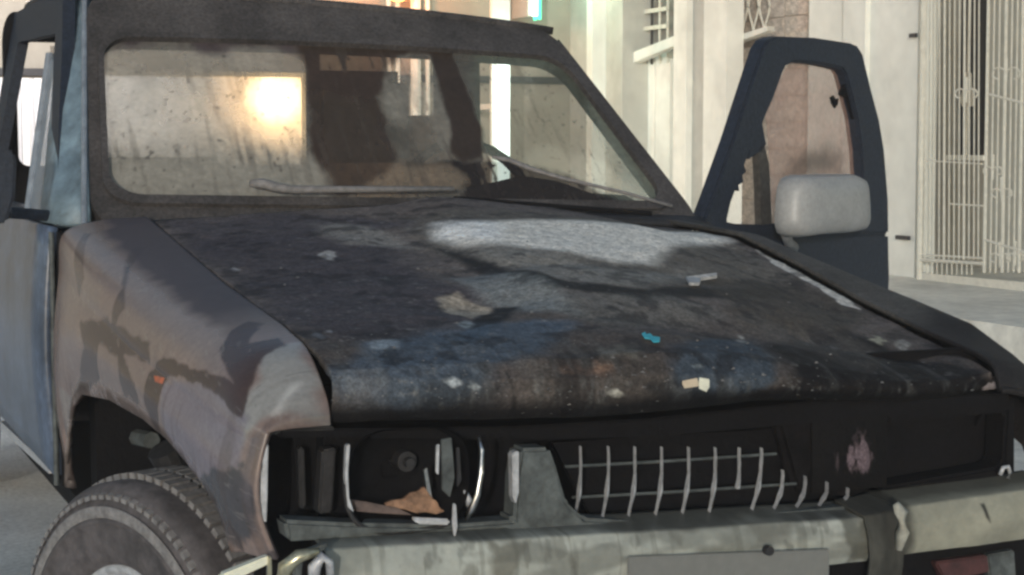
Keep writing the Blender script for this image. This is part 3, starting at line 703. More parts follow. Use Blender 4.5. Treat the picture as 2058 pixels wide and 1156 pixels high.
# side pillar on the left of the picture, blue grey
def strip(name, pf, pb, m, w=.02, **k):
    """quad strip between two polylines, solidified"""
    return skin(name, [pf, pb], m, thick=w, **k)
zs_ = np.linspace(1.10, 1.66, 9)
def wl(z): t = (z-1.11)/.48; return 1.32+.48*t
for sgn, m in ((-1, BLUEP), (1, SOOTG)):
    if sgn > 0: zs_ = np.linspace(1.10, 1.585, 9)
    dz_ = 0 if sgn < 0 else -.035
    pf = [(sgn*(.74-.095*((z-1.1)/.5)) if sgn < 0 else (.768-.175*((z-1.1)/.5)), wl(z)+.0, z+dz_) for z in zs_]
    pm = [(sgn*(.80-.13*((z-1.1)/.5)) if sgn < 0 else (.80-.185*((z-1.1)/.5)), wl(z)+.06, z+dz_) for z in zs_]
    pb = [(sgn*(.805-.13*((z-1.1)/.5)) if sgn < 0 else (.805-.185*((z-1.1)/.5)), wl(z)+(.20 if sgn < 0 else .10), z+dz_) for z in zs_]
    skin('windscreen_pillar', [pf, pm, pb], m, thick=.022)
# narrow pale gutter strip along the left pillar
zs_ = np.linspace(1.10, 1.66, 9)
MB().tube([np.array([-.752+.095*((z-1.1)/.5), wl(z)-.008, z+.004]) for z in zs_], .007, 8).make('drip_rail', PALEB, T)
# cowl panel
def cw(y, dz): return [(x, y-.0*abs(x), 1.095+dz+.03*(1-(x/.75)**2)) for x in np.linspace(-.75, .765, 21)]
skin('scuttle_panel', [cw(1.225, -.022), cw(1.26, -.012), cw(1.30, .0), cw(1.36, -.01)], DARKTRIM, thick=.012)
# firewall, dashboard, floor, rear wall
MB().box(-.74, .74, 1.30, 1.34, .45, 1.08).make('firewall', SOOT, T)
d = MB(); xs_ = np.linspace(-.68, .72, 15)
r0 = [(x, 1.42, 1.09+.03*math.exp(-((x-.35)/.2)**2)) for x in xs_]; r1 = [(x, 1.62, 1.13+.05*math.exp(-((x-.40)/.22)**2)+.01*math.sin(x*17)) for x in xs_]; r2 = [(x, 1.72, 1.09) for x in xs_]; r3 = [(x, 1.74, .8) for x in xs_]
skin('dashboard', [r0, r1, r2, r3], SEATM, thick=.02)
MB().box(-.74, .74, 1.34, 2.70, .42, .46).make('cab_floor', SOOT, T)
# steering wheel
cst = np.array([.37, 1.85, 1.12]); pts = []
for i in range(25):
    a = 2*math.pi*i/24; pts.append(cst+np.array([.18*math.cos(a), .18*math.sin(a)*.45, .18*math.sin(a)*.9]))
sw = MB().tube(pts, .014, 8, caps=False); sw.tube([cst+[-.17, 0, 0], cst+[.17, 0, 0]], .012); sw.tube([cst, cst+[0, -.15, -.08]], .02); sw.make('steering_wheel', SEATM, T, smooth=True)
# seats: burnt frames with scraps of padding
for cx in (-.33, .36):
    MB().box(cx-.25, cx+.25, 2.0, 2.45, .62, .76).make('seat_cushion', SEATM, T, bevel=.03)
    MB().hexa([(cx-.24, 2.40, .76), (cx+.24, 2.40, .76), (cx+.24, 2.50, .76), (cx-.24, 2.50, .76), (cx-.20, 2.55, 1.24), (cx+.20, 2.55, 1.24), (cx+.20, 2.64, 1.24), (cx-.20, 2.64, 1.24)]).make('seat_backrest', SEATM if cx < 0 else BROWNM, T, bevel=.02)
MB().box(.13, .45, 2.52, 2.62, 1.20, 1.50).make('headrest', SEATM, T, bevel=.035)
MB().tube([(.24, 2.57, 1.2), (.24, 2.57, 1.3)], .008).make('headrest_post', SEATM, T)
# rear wall with window opening
def rw(x, z): return (x, 2.70+.03*(z-1.1), z)
outer = [rw(*p) for p in loop(-.74, .80, .46, 1.62, .06)]
A_, B_ = loop2((-.70, .60, 1.215, 1.575), .03, (-.735, .75, .46, 1.66), .05)
MB().ring([rw(*p) for p in B_], [rw(*p) for p in A_], (0, .03, 0)).make('cab_rear_wall', SOOT, T)
MB().prism([at(868, 92, y=2.66), at(905, 92, y=2.66), at(975, 325, y=2.66), at(925, 335, y=2.66), at(895, 210, y=2.66)], (0, .04, 0)).make('rear_pillar', SEATM, T, bevel=.006)
MB().prism([at(616, 90, y=2.64), at(640, 90, y=2.64), at(650, 330, y=2.64), at(626, 330, y=2.64)], (0, .02, 0)).make('rear_window_divider', SEATM, T)
MB().prism([at(765, 232, y=2.62), at(890, 232, y=2.62), at(930, 322, y=2.62), at(770, 322, y=2.62)], (0, .02, 0)).make('shelf_panel', BROWNM, T)
# rear glass: hazed
gpts = [rw(*p) for p in ((-.60, 1.215), (.22, 1.215), (.22, 1.565), (-.60, 1.565))]
MB().prism([np.array(p)+[0, .012, 0] for p in gpts], (0, .004, 0)).make('rear_window', mat('hazed rear glass', (.5, .46, .38), .5, grain=.3, gscale=8, mott=(3, .3), bump=0, alpha=.35), T)

# left door (shut) and side window frame
def dpt(y, z): return (-float(sx(z))-.012, y, z)
door = bpy.data.objects.new('door', None); COL.objects.link(door); door.parent = T; door['label'] = 'shut blue door behind the brown fender'
zs2 = np.linspace(.56, 1.10, 14)
skin('door_skin', [[(-.815-.02*math.sin((z-.56)/.54*3.0), y, z) for z in zs2] for y in np.linspace(1.305, 2.68, 8)], BLUED, thick=.02, parent=door)
MB().tube([(-.822, 1.302, z) for z in np.linspace(.54, 1.09, 8)], .006, 8).make('door_edge', GREYTRIM, door)
MB().tube([(-.805, 1.291, z) for z in np.linspace(.54, 1.09, 8)], .008, 8).make('door_gap', SOOT, T)
fo = [dpt(y, z) for (y, z) in [(1.36, 1.10), (1.48, 1.22), (1.62, 1.36), (1.74, 1.50), (1.84, 1.655), (2.74, 1.655), (2.74, 1.10)]]
fi = [dpt(y, z) for (y, z) in [(1.50, 1.125), (1.60, 1.23), (1.73, 1.36), (1.85, 1.48), (1.90, 1.55), (2.60, 1.565), (2.62, 1.125)]]
MB().ring(fo, fi, (.03, 0, 0)).make('window_frame', SOOTB, door)
MB().tube([(-.66, 1.84, 1.672), (-.655, 2.3, 1.682), (-.65, 2.74, 1.67)], .022, 10).make('roof_rail', SOOTB, T, smooth=True)
MB().tube([dpt(1.80, 1.11), dpt(1.92, 1.50)], .012).make('vent_bar', PALEB, door)
MB().prism([dpt(1.50, 1.125), dpt(1.60, 1.23), dpt(1.73, 1.36), dpt(1.85, 1.48), dpt(1.90, 1.49), dpt(1.80, 1.125)], (.004, 0, 0)).make('vent_glass', mat('pale side glass', (.35, .40, .46), .3, alpha=.55, bump=0), door)
for (a, b) in (((32, 735), (48, 772)), ((42, 745), (54, 778)), ((56, 748), (64, 775)), ((36, 752), (60, 758))):
    MB().tube([at(*a, x=-.838), at(*b, x=-.838)], .0022, 5).make('scratch', PALETRIM, door)
sl = [at(0, 846, x=-.80), at(98, 938, x=-.80), at(98, 952, x=-.80), at(0, 862, x=-.80)]
MB().prism(sl, (.03, 0, 0)).make('sill_strip', PALETRIM, T)
# left mirror seen at the edge of the picture
MY = 1.30
MB().prism([at(*q, y=MY) for q in ((-40, 306), (-30, 298), (18, 298), (30, 306), (34, 330), (30, 400), (14, 446), (4, 452), (-34, 452), (-42, 440))], (0, .07, 0)).make('door_mirror', SOOTB, door, bevel=.012)
MB().tube([at(10, 430, y=MY+.03), (-.90, 1.38, 1.13), (-.81, 1.44, 1.12)], .013).make('mirror_arm', SOOTB, door)
# cargo bed
bed = bpy.data.objects.new('cargo_bed', None); COL.objects.link(bed); bed.parent = T
for sgn in (-1, 1):
    pa = [(sgn*.80, 2.76, .50), (sgn*.80, 5.3, .50), (sgn*.80, 5.3, 1.02), (sgn*.80, 2.76, 1.02)]
    arc = [(sgn*.80, 4.25+.42*math.cos(a), .5+.25*math.sin(a)) for a in np.linspace(0, math.pi, 13)]
    poly = [(sgn*.80, 2.76, 1.02), (sgn*.80, 2.76, .50)]+[tuple(q) for q in arc[::-1]]+[(sgn*.80, 5.3, .50), (sgn*.80, 5.3, 1.02)]
    MB().prism(poly, (-sgn*.05, 0, 0)).make('bed_side', BLUED, bed)
MB().box(-.75, .75, 2.76, 5.3, .55, .60).make('bed_floor', SOOT, bed); MB().box(-.75, .75, 2.76, 2.80, .60, 1.02).make('bed_front', BLUED, bed); MB().box(-.75, .75, 5.26, 5.3, .60, 1.02).make('tailgate', BLUED, bed)

# ---- wipers
def wp(px, py, off=.02):
    p = hit(px, py, (Pc[0], Pc[1]+.02, Pc[2]), (-.02, -.72, .69)); return p+np.array([0, -.75, .66])*off
wi = MB().tube([wp(494, 398, .05), wp(520, 398, .05), wp(548, 406, .05), wp(580, 410, .05), wp(700, 409, .05), wp(900, 408, .05)], [.008, .012, .011, .009, .008, .006], 8); wi.make('wiper', mat('ashy wiper', (.19, .18, .18), .8, grain=.3), T, smooth=True)
wi = MB().tube([wp(985, 327), wp(1020, 333), wp(1060, 350), (wp(1120, 368)), wp(1250, 398), wp(1345, 425)], [.004, .006, .006, .0045, .004, .004], 8); wi.make('wiper', MATS['ashy wiper'], T, smooth=True)
MB().tube([wp(905, 415, .03), wp(1100, 430, .03), wp(1300, 445, .03)], .006).make('wiper_linkage', SOOT, T)

# ---- front face
def fp(px, py, y=0.): return at(px, py, y=y)
def fprism(name, pts, y, dy, m, bevel=.003, parent=T, **k): return MB().prism([fp(a, b, y) for a, b in pts], (0, dy, 0)).make(name, m, parent, bevel=bevel, **k)
# black backing and radiator support
MB().box(-.70, .72, .10, .115, .50, .90).make('radiator_support', SOOT, T)
fprism('front_crossbar', [(560, 862), (690, 862), (1030, 858), (1300, 842), (1640, 806), (2030, 792), (2030, 812), (1640, 850), (1300, 880), (1030, 884), (690, 880), (560, 880)], -.01, .06, SOOT)
fprism('fender_front_edge', [(510, 880), (524, 862), (675, 858), (675, 868), (545, 874), (536, 890), (534, 1080), (520, 1088), (508, 1050)], -.008, .07, DARKTRIM)
fprism('signal_edge', [(526, 884), (540, 880), (538, 1000), (536, 1052), (524, 1050)], -.03, .02, PALETRIM, .002)
# wide grey panel: lower valance plus right leg of the headlight opening
fprism('grille_surround', [(570, 1046), (700, 1052), (900, 1056), (1034, 1046), (1038, 960), (1048, 902), (1106, 900), (1120, 940), (1140, 1010), (1176, 1042), (1300, 1050), (1500, 1038), (1740, 1016), (1742, 1036), (1500, 1062), (1200, 1080), (1110, 1084), (1000, 1066), (700, 1082), (580, 1090)], -.045, .05, GREYTRIM, .006)
fprism('surround_edge', [(1030, 912), (1044, 906), (1044, 990), (1038, 1014), (1032, 1000)], -.055, .02, PALETRIM, .002)
# indicator cavity details
fprism('signal_bracket', [(648, 905), (676, 900), (668, 1030), (640, 1034)], .02, .03, DARKTRIM)
fprism('signal_stay', [(600, 900), (612, 900), (616, 1020), (604, 1024)], .06, .02, DARKTRIM)
# headlight bowl
hl = bpy.data.objects.new('headlight', None); COL.objects.link(hl); hl.parent = T; hl['label'] = 'gutted headlight bowl with rusty rim and glass shards'
hc = fp(810, 955, -.01)
def hlw(prof, m, name, sq=(1.0, .80), n=40, a0=0, a1=2*math.pi, sm=True):
    V = []; F = []
    for (r, dy) in prof:
        for k in range(n+1):
            q = a0+(a1-a0)*k/n; ca, sa = math.cos(q), math.sin(q); p_ = 3.0
            den = (abs(ca)**p_+abs(sa)**p_)**(1/p_)
            V.append((hc[0]+r*sq[0]*ca/den, hc[1]+dy, hc[2]+r*sq[1]*sa/den))
    for i in range(len(prof)-1):
        for k in range(n): F.append((i*(n+1)+k, i*(n+1)+k+1, (i+1)*(n+1)+k+1, (i+1)*(n+1)+k))
    return mesh(name, V, F, m, hl, sm)
hlw([(.098, -.03), (.092, .0), (.075, .03), (.045, .05), (.018, .055)], SOOT, 'bowl')
o = hlw([(.104, -.022), (.106, -.032), (.099, -.032), (.096, -.015)], DARKTRIM, 'bowl_rim', a0=math.pi*1.0, a1=math.pi*1.72)
fprism('rim_strip', [(697, 895), (704, 893), (700, 950), (702, 1000), (712, 1030), (700, 1020), (694, 960)], -.045, .012, PALETRIM, .001, hl)
q = fp(812, 925, .03); m = MB(); m.tube([q+[0, .03, 0], q+[0, -.015, 0]], .016, 14); m.tube([q+[0, -.015, 0], q+[0, -.03, 0]], .008, 10); m.make('bulb_holder', DARKTRIM, hl, smooth=False)
fprism('rust_patch', [(772, 1014), (790, 1006), (812, 1004), (826, 992), (843, 988), (852, 978), (862, 986), (868, 1002), (880, 1008), (884, 1022), (896, 1028), (878, 1034), (856, 1030), (838, 1032), (812, 1024), (790, 1024)], -.015, .01, RUST, .002, hl)
fprism('rust_patch', [(705, 1005), (740, 1010), (800, 1022), (830, 1036), (760, 1032), (715, 1028)], -.02, .01, mat('brown burnt metal', (.12, .085, .075), .7, grain=.5, gscale=50), .002, hl)
fprism('glass_shard', [(852, 945), (858, 940), (864, 975), (868, 1000), (858, 985)], -.03, .004, CHROME, .0, hl)
fprism('lower_lip', [(828, 1041), (905, 1044), (905, 1056), (840, 1054)], -.055, .012, PALETRIM, .003, hl)
for i, (pl, m_) in enumerate([([(878, 895), (884, 893), (882, 955), (877, 950)], PALETRIM), ([(888, 884), (908, 880), (914, 960), (905, 1000), (890, 985)], GREYTRIM), ([(918, 900), (924, 900), (928, 965), (920, 980)], DARKTRIM), ([(912, 1012), (917, 1014), (920, 1060), (914, 1085), (910, 1050)], PALETRIM)]):
    fprism('glass_shard', pl, -.05-.004*i, .006, m_, .001, hl)
m = MB().tube([fp(962, 878, -.05), fp(968, 905, -.055), fp(967, 950, -.06), fp(960, 995, -.06), (fp(948, 1025, -.055)), fp(936, 1046, -.05)], [.002, .004, .0045, .005, .0055, .002], 8); m.make('chrome_rim', CHROME, hl, smooth=True)
m = MB().tube([fp(934, 985, -.03), fp(942, 1005, -.03), fp(938, 1030, -.03)], [.003, .006, .002], 8); m.make('glass_shard', PALETRIM, hl, smooth=True)
# grille
gr = bpy.data.objects.new('grille', None); COL.objects.link(gr); gr.parent = T
xs = [1170, 1226, 1279, 1333, 1387, 1441, 1489, 1534, 1577, 1622, 1666, 1708]
for k, x0 in enumerate(xs):
    ytop = 898+k*.5 if k < 8 else 946+(k-8)*12; ybot = 1046-k*2.2
    lean = 12+(k > 6)*6
    pts = []
    for i in range(9):
        t = i/8; yy = ytop+(ybot-ytop)*t; bend = math.sin(t*2.6)*5-lean*t**1.6*1.3+random.uniform(-.6, .6)
        pts.append((x0+bend, yy))
    wd = [1.4, 2.4, 3.2, 1.8, 4.6, 6.8, 3.4, 2.4, 1.6]
    if k in (6,): pts = pts[:6]; wd = wd[:6]
    L_ = [fp(a-wd[i]*.5, b, -.022) for i, (a, b) in enumerate(pts)]; R_ = [fp(a+wd[i]*.5, b, -.022) for i, (a, b) in enumerate(pts)]
    # upright blade, twisted a little by the heat
    v = []; f = []
    for i in range(len(pts)):
        v += [L_[i]+[0, 0, 0], R_[i]+[0, .004, 0], R_[i]+[.001, .012, 0], L_[i]+[.001, .012, 0]]
    for i in range(len(pts)-1):
        for j in range(4): f.append((i*4+j, i*4+(j+1) % 4, i*4+4+(j+1) % 4, i*4+4+j))
    n = len(v); f += [(0, 1, 2, 3), (n-1, n-2, n-3, n-4)]
    MB().add(v, f).make('blade', mat('bare bright trim', (.62, .62, .64), .35, .2, grain=.3, gscale=70, bump=0) if k == 0 else (MATS['bare bright trim'] if k < 9 else PALETRIM), gr)
for (a, b) in (((1135, 938), (1560, 912)), ((1150, 1000), (1600, 972))):
    MB().tube([fp(*a, -.005), fp((a[0]+b[0])/2, (a[1]+b[1])/2+1.5, -.008), fp(*b, -.005)], .0026, 6).make('cross_wire', GREYTRIM, gr)
fprism('grille_back', [(1110, 890), (1740, 850), (1740, 1030), (1200, 1060)], .05, .01, SOOT, 0, gr)
# right side: burnt out headlight hole, sagging upper panel, ash streaks
fprism('burnt_headlight_panel', [(1560, 850), (1640, 815), (1700, 812), (1760, 850), (1770, 960), (1740, 1000), (1600, 990)], .0, .03, mat('scorched purple brown', (.006, .005, .0055), .9, grain=.7, gscale=60, bump=.8, mott=(18, .8), spec=.15), .01)
am = mat('purplish ash', (.045, .034, .039), .9, grain=.9, gscale=90, bump=.8, mott=(30, .8))
random.seed(11)
def blobpoly(cx, cy, rx, ry, n=18):
    ph = [random.uniform(0, 6.28) for _ in range(3)]
    return [(cx+rx*math.cos(a)*(1+.22*math.sin(3*a+ph[0])+.14*math.sin(7*a+ph[1])), cy+ry*math.sin(a)*(1+.22*math.sin(4*a+ph[2])+.12*math.sin(9*a+ph[0]))) for a in np.linspace(0, 2*math.pi, n+1)[:-1]]
k0, k1, k2, k3 = fp(1632, 838, -.006), fp(1782, 826, -.006), fp(1782, 978, -.006), fp(1632, 990, -.006)
def fpn(U, V):
    P = (k0*(1-U[:, None])+k1*U[:, None])*(1-V[:, None])+(k3*(1-U[:, None])+k2*U[:, None])*V[:, None]
    P[:, 1] -= .016*fbm(P[:, 0]*30, P[:, 2]*24, 60.)*np.sin(np.pi*U)*np.sin(np.pi*V); return P
P, F, U, V = grid(110, 100, fpn)
q1 = fbm(P[:, 0]*34, P[:, 2]*18, 61.); q2 = fbm(P[:, 0]*110, P[:, 2]*60, 62.)
wgt = np.exp(-((U-.58)/.26)**2-((V-.55)/.30)**2)
am_ = np.clip((q1*.65+q2*.35-.70+.33*wgt)/.10, 0, 1)*np.clip(wgt*1.6, 0, 1)
col = blend(np.tile(lin('0b090a'), (len(P), 1)), am_*.75, lin('6e5f65'))
o = mesh('ashy_panel', P, F, STAINM, T, True, (col, np.full(len(P), .85), None), label='blackened panel streaked with purplish ash'); solid(o, .004, 1)
fprism('right_bezel', [(1770, 830), (2035, 800), (2042, 812), (2040, 950), (2020, 962), (1780, 990), (1770, 980), (2000, 940), (2018, 930), (2022, 830), (1790, 850)], -.0, .06, SOOT, .006)
fprism('right_headlight_back', [(1760, 820), (2038, 800), (2038, 955), (1760, 985)], .07, .02, SOOT, 0)
fprism('glass_shard', [(1975, 830), (1982, 826), (1972, 850), (1962, 856)], .03, .004, SOOT, 0)
fprism('scraped_corner', [(1972, 760), (2000, 768), (2045, 755), (2046, 778), (1968, 786)], -.0, .04, mat('scraped pinkish metal', (.20, .17, .17), .7, grain=.5, gscale=60, bump=.5), .004)
m = MB().tube([fp(2010, 955, -.03), fp(2016, 940, -.03), fp(2026, 938, -.03), fp(2030, 950, -.03), fp(2026, 962, -.03)], .004, 8); m.make('bent_hook', PALETRIM, T, smooth=True)
fprism('lower_front_panel', [(1740, 1000), (2040, 962), (2060, 985), (1760, 1030)], -.01, .04, SOOT, .004)

# ---- bumper
def bumper(p0, p1, ytop0, ytop1, ybot0, ybot1, y, seg, colfn, name):
    def fb(U, V):
        px = p0+(p1-p0)*U; pt = np.stack([fp(a, ytop0+(ytop1-ytop0)*u, y) for a, u in zip(px, U)])
        pb = np.stack([fp(a, ybot0+(ybot1-ybot0)*u, y) for a, u in zip(px, U)])
        v1 = np.clip(V/.18, 0, 1)[:, None]; v2 = np.clip((V-.18)/.82, 0, 1)[:, None]
        back = pt+np.array([0, .09, .012]); P = back*(1-v1)+pt*v1; P = np.where(V[:, None] > .18, pt*(1-v2)+pb*v2, P)
        bow = np.sin(np.pi*np.clip((V-.14)/.86, 0, 1)); P[:, 1] -= .018*bow
        P[:, 1] += .014*(fbm(P[:, 0]*7, P[:, 2]*9, 3.)-.5)+.003*(fbm(P[:, 0]*30, P[:, 2]*30, 4.)-.5)
        return P
    P, F, U, V = grid(seg, 60, fb); c, r = colfn(P, U, V)
    o = mesh(name, P, F, BUMPM, bp, True, (c, r, None)); solid(o, .006, 1); return o
bp = bpy.data.objects.new('bumper', None); COL.objects.link(bp); bp.parent = T
def cb(P, U, V):
    Q = P[:, [0, 2]]; n = fbm(P[:, 0]*10, P[:, 2]*14, 5.); n2 = fbm(P[:, 0]*40, P[:, 2]*20, 2.)
    c = np.tile(lin('a8aaa2'), (len(P), 1))*(.8+.35*n)[:, None]
    def sb(poly, h, a=1., soft=.006, wob=.01, fs=30, seed=0.):
        nonlocal c
        c = blend(c, mask(Q, [(fp(*q, BY)[0], fp(*q, BY)[2]) for q in poly], soft, wob, fs, seed)*a, lin(h))
    sb([(975, 1080), (1060, 1085), (1040, 1120), (1020, 1180), (985, 1180), (975, 1120)], '6e6c62', .85, .006, .014)
    sb([(1160, 1085), (1172, 1085), (1168, 1110), (1158, 1105)], '6c6c64', .7)
    sb([(1340, 1070), (1370, 1070), (1360, 1095), (1345, 1090)], '77766c', .6)
    sb([(1500, 1050), (1590, 1045), (1580, 1080), (1520, 1085)], '78766c', .6, .008, .012)
    sb([(1690, 1050), (1745, 1045), (1745, 1130), (1700, 1125)], '5a5950', .85, .01, .03)
    sb([(1515, 1105), (1540, 1102), (1535, 1116), (1515, 1118)], 'e8e6dc', .8, .004, .006); sb([(1560, 1104), (1600, 1100), (1595, 1116), (1562, 1118)], 'e4e2d8', .8, .004, .006)
    c = blend(c, np.clip((.36-n2)/.08, 0, 1)*.5, lin('5b5a52'))
    n3 = fbm(P[:, 0]*5, P[:, 2]*9, 12.); c = blend(c, np.clip((n3-.52)/.1, 0, 1)*.45, lin('6a6a60')); n4 = np.clip((fbm(P[:, 0]*70, P[:, 2]*4, 15.)-.6)/.08, 0, 1); c = blend(c, n4*.35, lin('57564c'))
    c = blend(c, np.clip((.20+.25*(n-.5)-V)/.07, 0, 1)*.75, lin('3a3a38')); c = blend(c, np.clip((fbm(P[:, 0]*4, P[:, 2]*16, 51.)-.55)/.08, 0, 1)*.5, lin('504f48'))
    return c, np.full(len(P), .45)
BY = -.085
bumper(655, 1742, 1104, 1040, 1245, 1128, BY, 360, cb, 'bumper_bar')
def cb2(P, U, V):
    n = fbm(P[:, 0]*12, P[:, 2]*14, 8.); c = np.tile(lin('908e80'), (len(P), 1))*(.7+.5*n)[:, None]
    e = np.clip((.10-U+.10*(n-.5))/.05, 0, 1); c = blend(c, e*.8, lin('33322c')); e = np.clip((.16-V+.1*(n-.5))/.06, 0, 1); c = blend(c, e*.7, lin('3e3c37'))
    Q = P[:, [0, 2]]; c = blend(c, mask(Q, [(fp(*q, -.07)[0], fp(*q, -.07)[2]) for q in [(1958, 1010), (1966, 1008), (1972, 1045), (1964, 1035)]], .003, .003), lin('2e2d28'))
    return c, np.full(len(P), .55)
bumper(1800, 2120, 1020, 975, 1118, 1074, -.075, 160, cb2, 'bumper_end')
def cb3(P, U, V):
    n = fbm(P[:, 0]*60, P[:, 2]*20, 8.); c = np.tile(lin('3c3b36'), (len(P), 1))*(.35+1.3*n)[:, None]; return c, np.full(len(P), .8)
bumper(1738, 1806, 1038, 1024, 1200, 1190, -.10, 50, cb3, 'melted_corner_cap')
m = MB().tube([fp(1800, 1012, -.12), fp(1812, 1030, -.125), fp(1814, 1070, -.125), fp(1806, 1105, -.12)], [.006, .012, .012, .006], 10); m.make('pale_strip', mat('pale cream strip', (.36, .35, .30), .6, grain=.3), bp, smooth=True)
fprism('lower_apron', [(1650, 1132), (2100, 1082), (2100, 1300), (1650, 1300)], -.03, .04, SOOT, 0, bp)
fprism('red_scrap', [(1880, 1130), (1985, 1116), (1990, 1150), (1900, 1170)], -.05, .02, mat('dull red plastic', (.06, .02, .02), .6, grain=.5, gscale=50), .003, bp)
fprism('grey_scrap', [(1985, 1116), (2040, 1106), (2044, 1170), (1990, 1165)], -.045, .02, GREYTRIM, .003, bp)
# broken left end: curled chrome and torn foil
m = MB().tube([fp(566, 1180, -.10), fp(574, 1140, -.11), fp(600, 1118, -.12), fp(640, 1108, -.12)], [.010, .012, .010, .006], 10); m.make('torn_chrome', mat('brassy torn metal', (.50, .47, .34), .3, .7, grain=.3), bp, smooth=True)
fprism('torn_chrome', [(446, 1156), (530, 1122), (544, 1118), (542, 1134), (470, 1168), (440, 1180)], -.11, .02, mat('bright torn metal', (.85, .83, .68), .4, .2, grain=.1), .003, bp)
fprism('torn_chrome', [(540, 1120), (546, 1120), (548, 1190), (538, 1190)], -.115, .01, MATS['brassy torn metal'], .001, bp)
fprism('torn_chrome', [(590, 1120), (640, 1100), (662, 1092), (656, 1104), (610, 1126), (604, 1180), (590, 1180)], -.12, .02, GREYTRIM, .003, bp)
m = MB()
for i in range(9):
    pass
nn = 16; V_ = []; F_ = []
for i in range(9):
    a = math.pi*i/8
    for k in range(2):
        q = fp(668-34*math.cos(a)*.5+ -10, 1180-70*math.sin(a), -.135+.02*k); V_.append(q)
for i in range(8): F_.append((i*2, i*2+1, i*2+3, i*2+2))
m = MB().tube([fp(630, 1180, -.12), fp(632, 1140, -.13), fp(648, 1118, -.135), (fp(662, 1130, -.135)), fp(666, 1180, -.12)], [.008, .010, .008, .006, .006], 10); m.make('torn_chrome', PALETRIM, bp, smooth=True)
# number plate (blank)
pl = fprism('number_plate', [(1262, 1119), (1667, 1104), (1667, 1195), (1262, 1215)], -.118, .004, PLATEM, .0015, T)
m = MB(); q = fp(1548, 1108, -.13); m.tube([q, q+[0, .012, 0]], .008, 10); m.make('plate_bolt', DARKTRIM, T)

# ---- open right door
door2 = bpy.data.objects.new('door', None); COL.objects.link(door2); door2.parent = T; door2['label'] = 'blackened door standing wide open'
H = np.array([.80, 1.33, 0.]); ang = R(62); ud = np.array([math.sin(ang), math.cos(ang), 0.]); nd = np.array([-ud[1], ud[0], 0.])
if nd @ (H-CAMP) < 0: nd = -nd
def dp(px, py, off=0.): return hit(px, py, H+nd*off, nd)
def resample(pts, n):
    pts = np.array(pts+[pts[0]], float); d_ = np.r_[0, np.cumsum(np.hypot(*np.diff(pts, axis=0).T))]
    u = np.linspace(0, d_[-1], n+1)[:-1]; return np.c_[np.interp(u, d_, pts[:, 0]), np.interp(u, d_, pts[:, 1])]
Fo = [(1412, 452), (1432, 400), (1475, 280), (1512, 165), (1535, 95), (1545, 80), (1562, 73), (1640, 76), (1712, 87), (1726, 93), (1735, 108), (1752, 180), (1768, 240), (1778, 300), (1786, 400), (1787, 470), (1480, 470), (1440, 462)]
Fi = [(1462, 446), (1470, 410), (1510, 300), (1555, 200), (1575, 145), (1582, 132), (1596, 125), (1640, 128), (1680, 136), (1694, 140), (1702, 152), (1712, 190), (1724, 240), (1732, 300), (1738, 400), (1741, 438), (1540, 452), (1480, 450)]
MB().ring([dp(*p) for p in Fo], [dp(*p) for p in Fi], nd*.045).make('window_frame', SOOTB, door2, bevel=.006)
body = [(1412, 470), (1480, 470), (1787, 470), (1789, 560), (1780, 700), (1760, 800), (1400, 760), (1404, 600)]
MB().prism([dp(*p) for p in body], nd*.06).make('door_skin', SOOTB, door2, bevel=.008)
MB().prism([dp(*p, .01) for p in [(1524, 300), (1536, 290), (1546, 330), (1552, 455), (1530, 455), (1528, 380)]], nd*.02).make('divider_bar', mat('charred divider', (.06, .055, .05), .8, grain=.5), door2)
MB().prism([dp(*p, .01) for p in [(1528, 150), (1566, 150), (1545, 210), (1532, 250), (1540, 290), (1528, 305), (1518, 310), (1505, 320)]], nd*.02).make('charred_trim', SOOTB, door2)
MB().prism([dp(*p, .012) for p in [(1475, 376), (1495, 330), (1500, 345), (1492, 352), (1494, 366), (1484, 372), (1486, 384)]], nd*.012).make('charred_trim', SOOTB, door2)
cs = [dp(*p, .03) for p in ((1520, 118), (1750, 118), (1750, 462), (1520, 462))]
def fgd(U, V): return (cs[0]*(1-U[:, None])+cs[1]*U[:, None])*(1-V[:, None])+(cs[3]*(1-U[:, None])+cs[2]*U[:, None])*V[:, None]
P, F, U, V = grid(110, 140, fgd); Q = pixels(P)*.001
m0 = mask(Q, np.array([(1536, 210), (1560, 170), (1590, 118), (1700, 118), (1712, 160), (1732, 240), (1748, 330), (1748, 462), (1552, 462), (1546, 330)])*.001, .001, .0)
n1 = fbm(Q[:, 0]*30, Q[:, 1]*30, 2.); col = np.tile(lin('a88a7e'), (len(P), 1))*(.85+.3*n1)[:, None]; cov = .66+.25*(n1-.5)
m1 = mask(Q, np.array([(1590, 320), (1620, 300), (1660, 296), (1690, 320), (1690, 350), (1600, 352), (1580, 345)])*.001, .03, .012, 30, 3.); col = blend(col, m1*.8, lin('4c423c')); cov = cov+m1*.3
P, F = P, F
mesh('door_glass', P, F, GLASSM, door2, True, (col, np.full(len(P), .5), np.clip(cov, .05, .9)*m0))
MB().prism([dp(*p, .012) for p in [(1690, 190), (1704, 196), (1722, 260), (1730, 340), (1740, 340), (1728, 230), (1708, 160), (1702, 162)]], nd*.01).make('melted_seal', SOOT, door2)
for pl_ in ([(1671, 196), (1676, 192), (1680, 200), (1686, 198), (1684, 210), (1679, 217), (1674, 208)],): MB().prism([dp(*p, .02) for p in pl_], nd*.006).make('soot_flake', SOOT, door2)
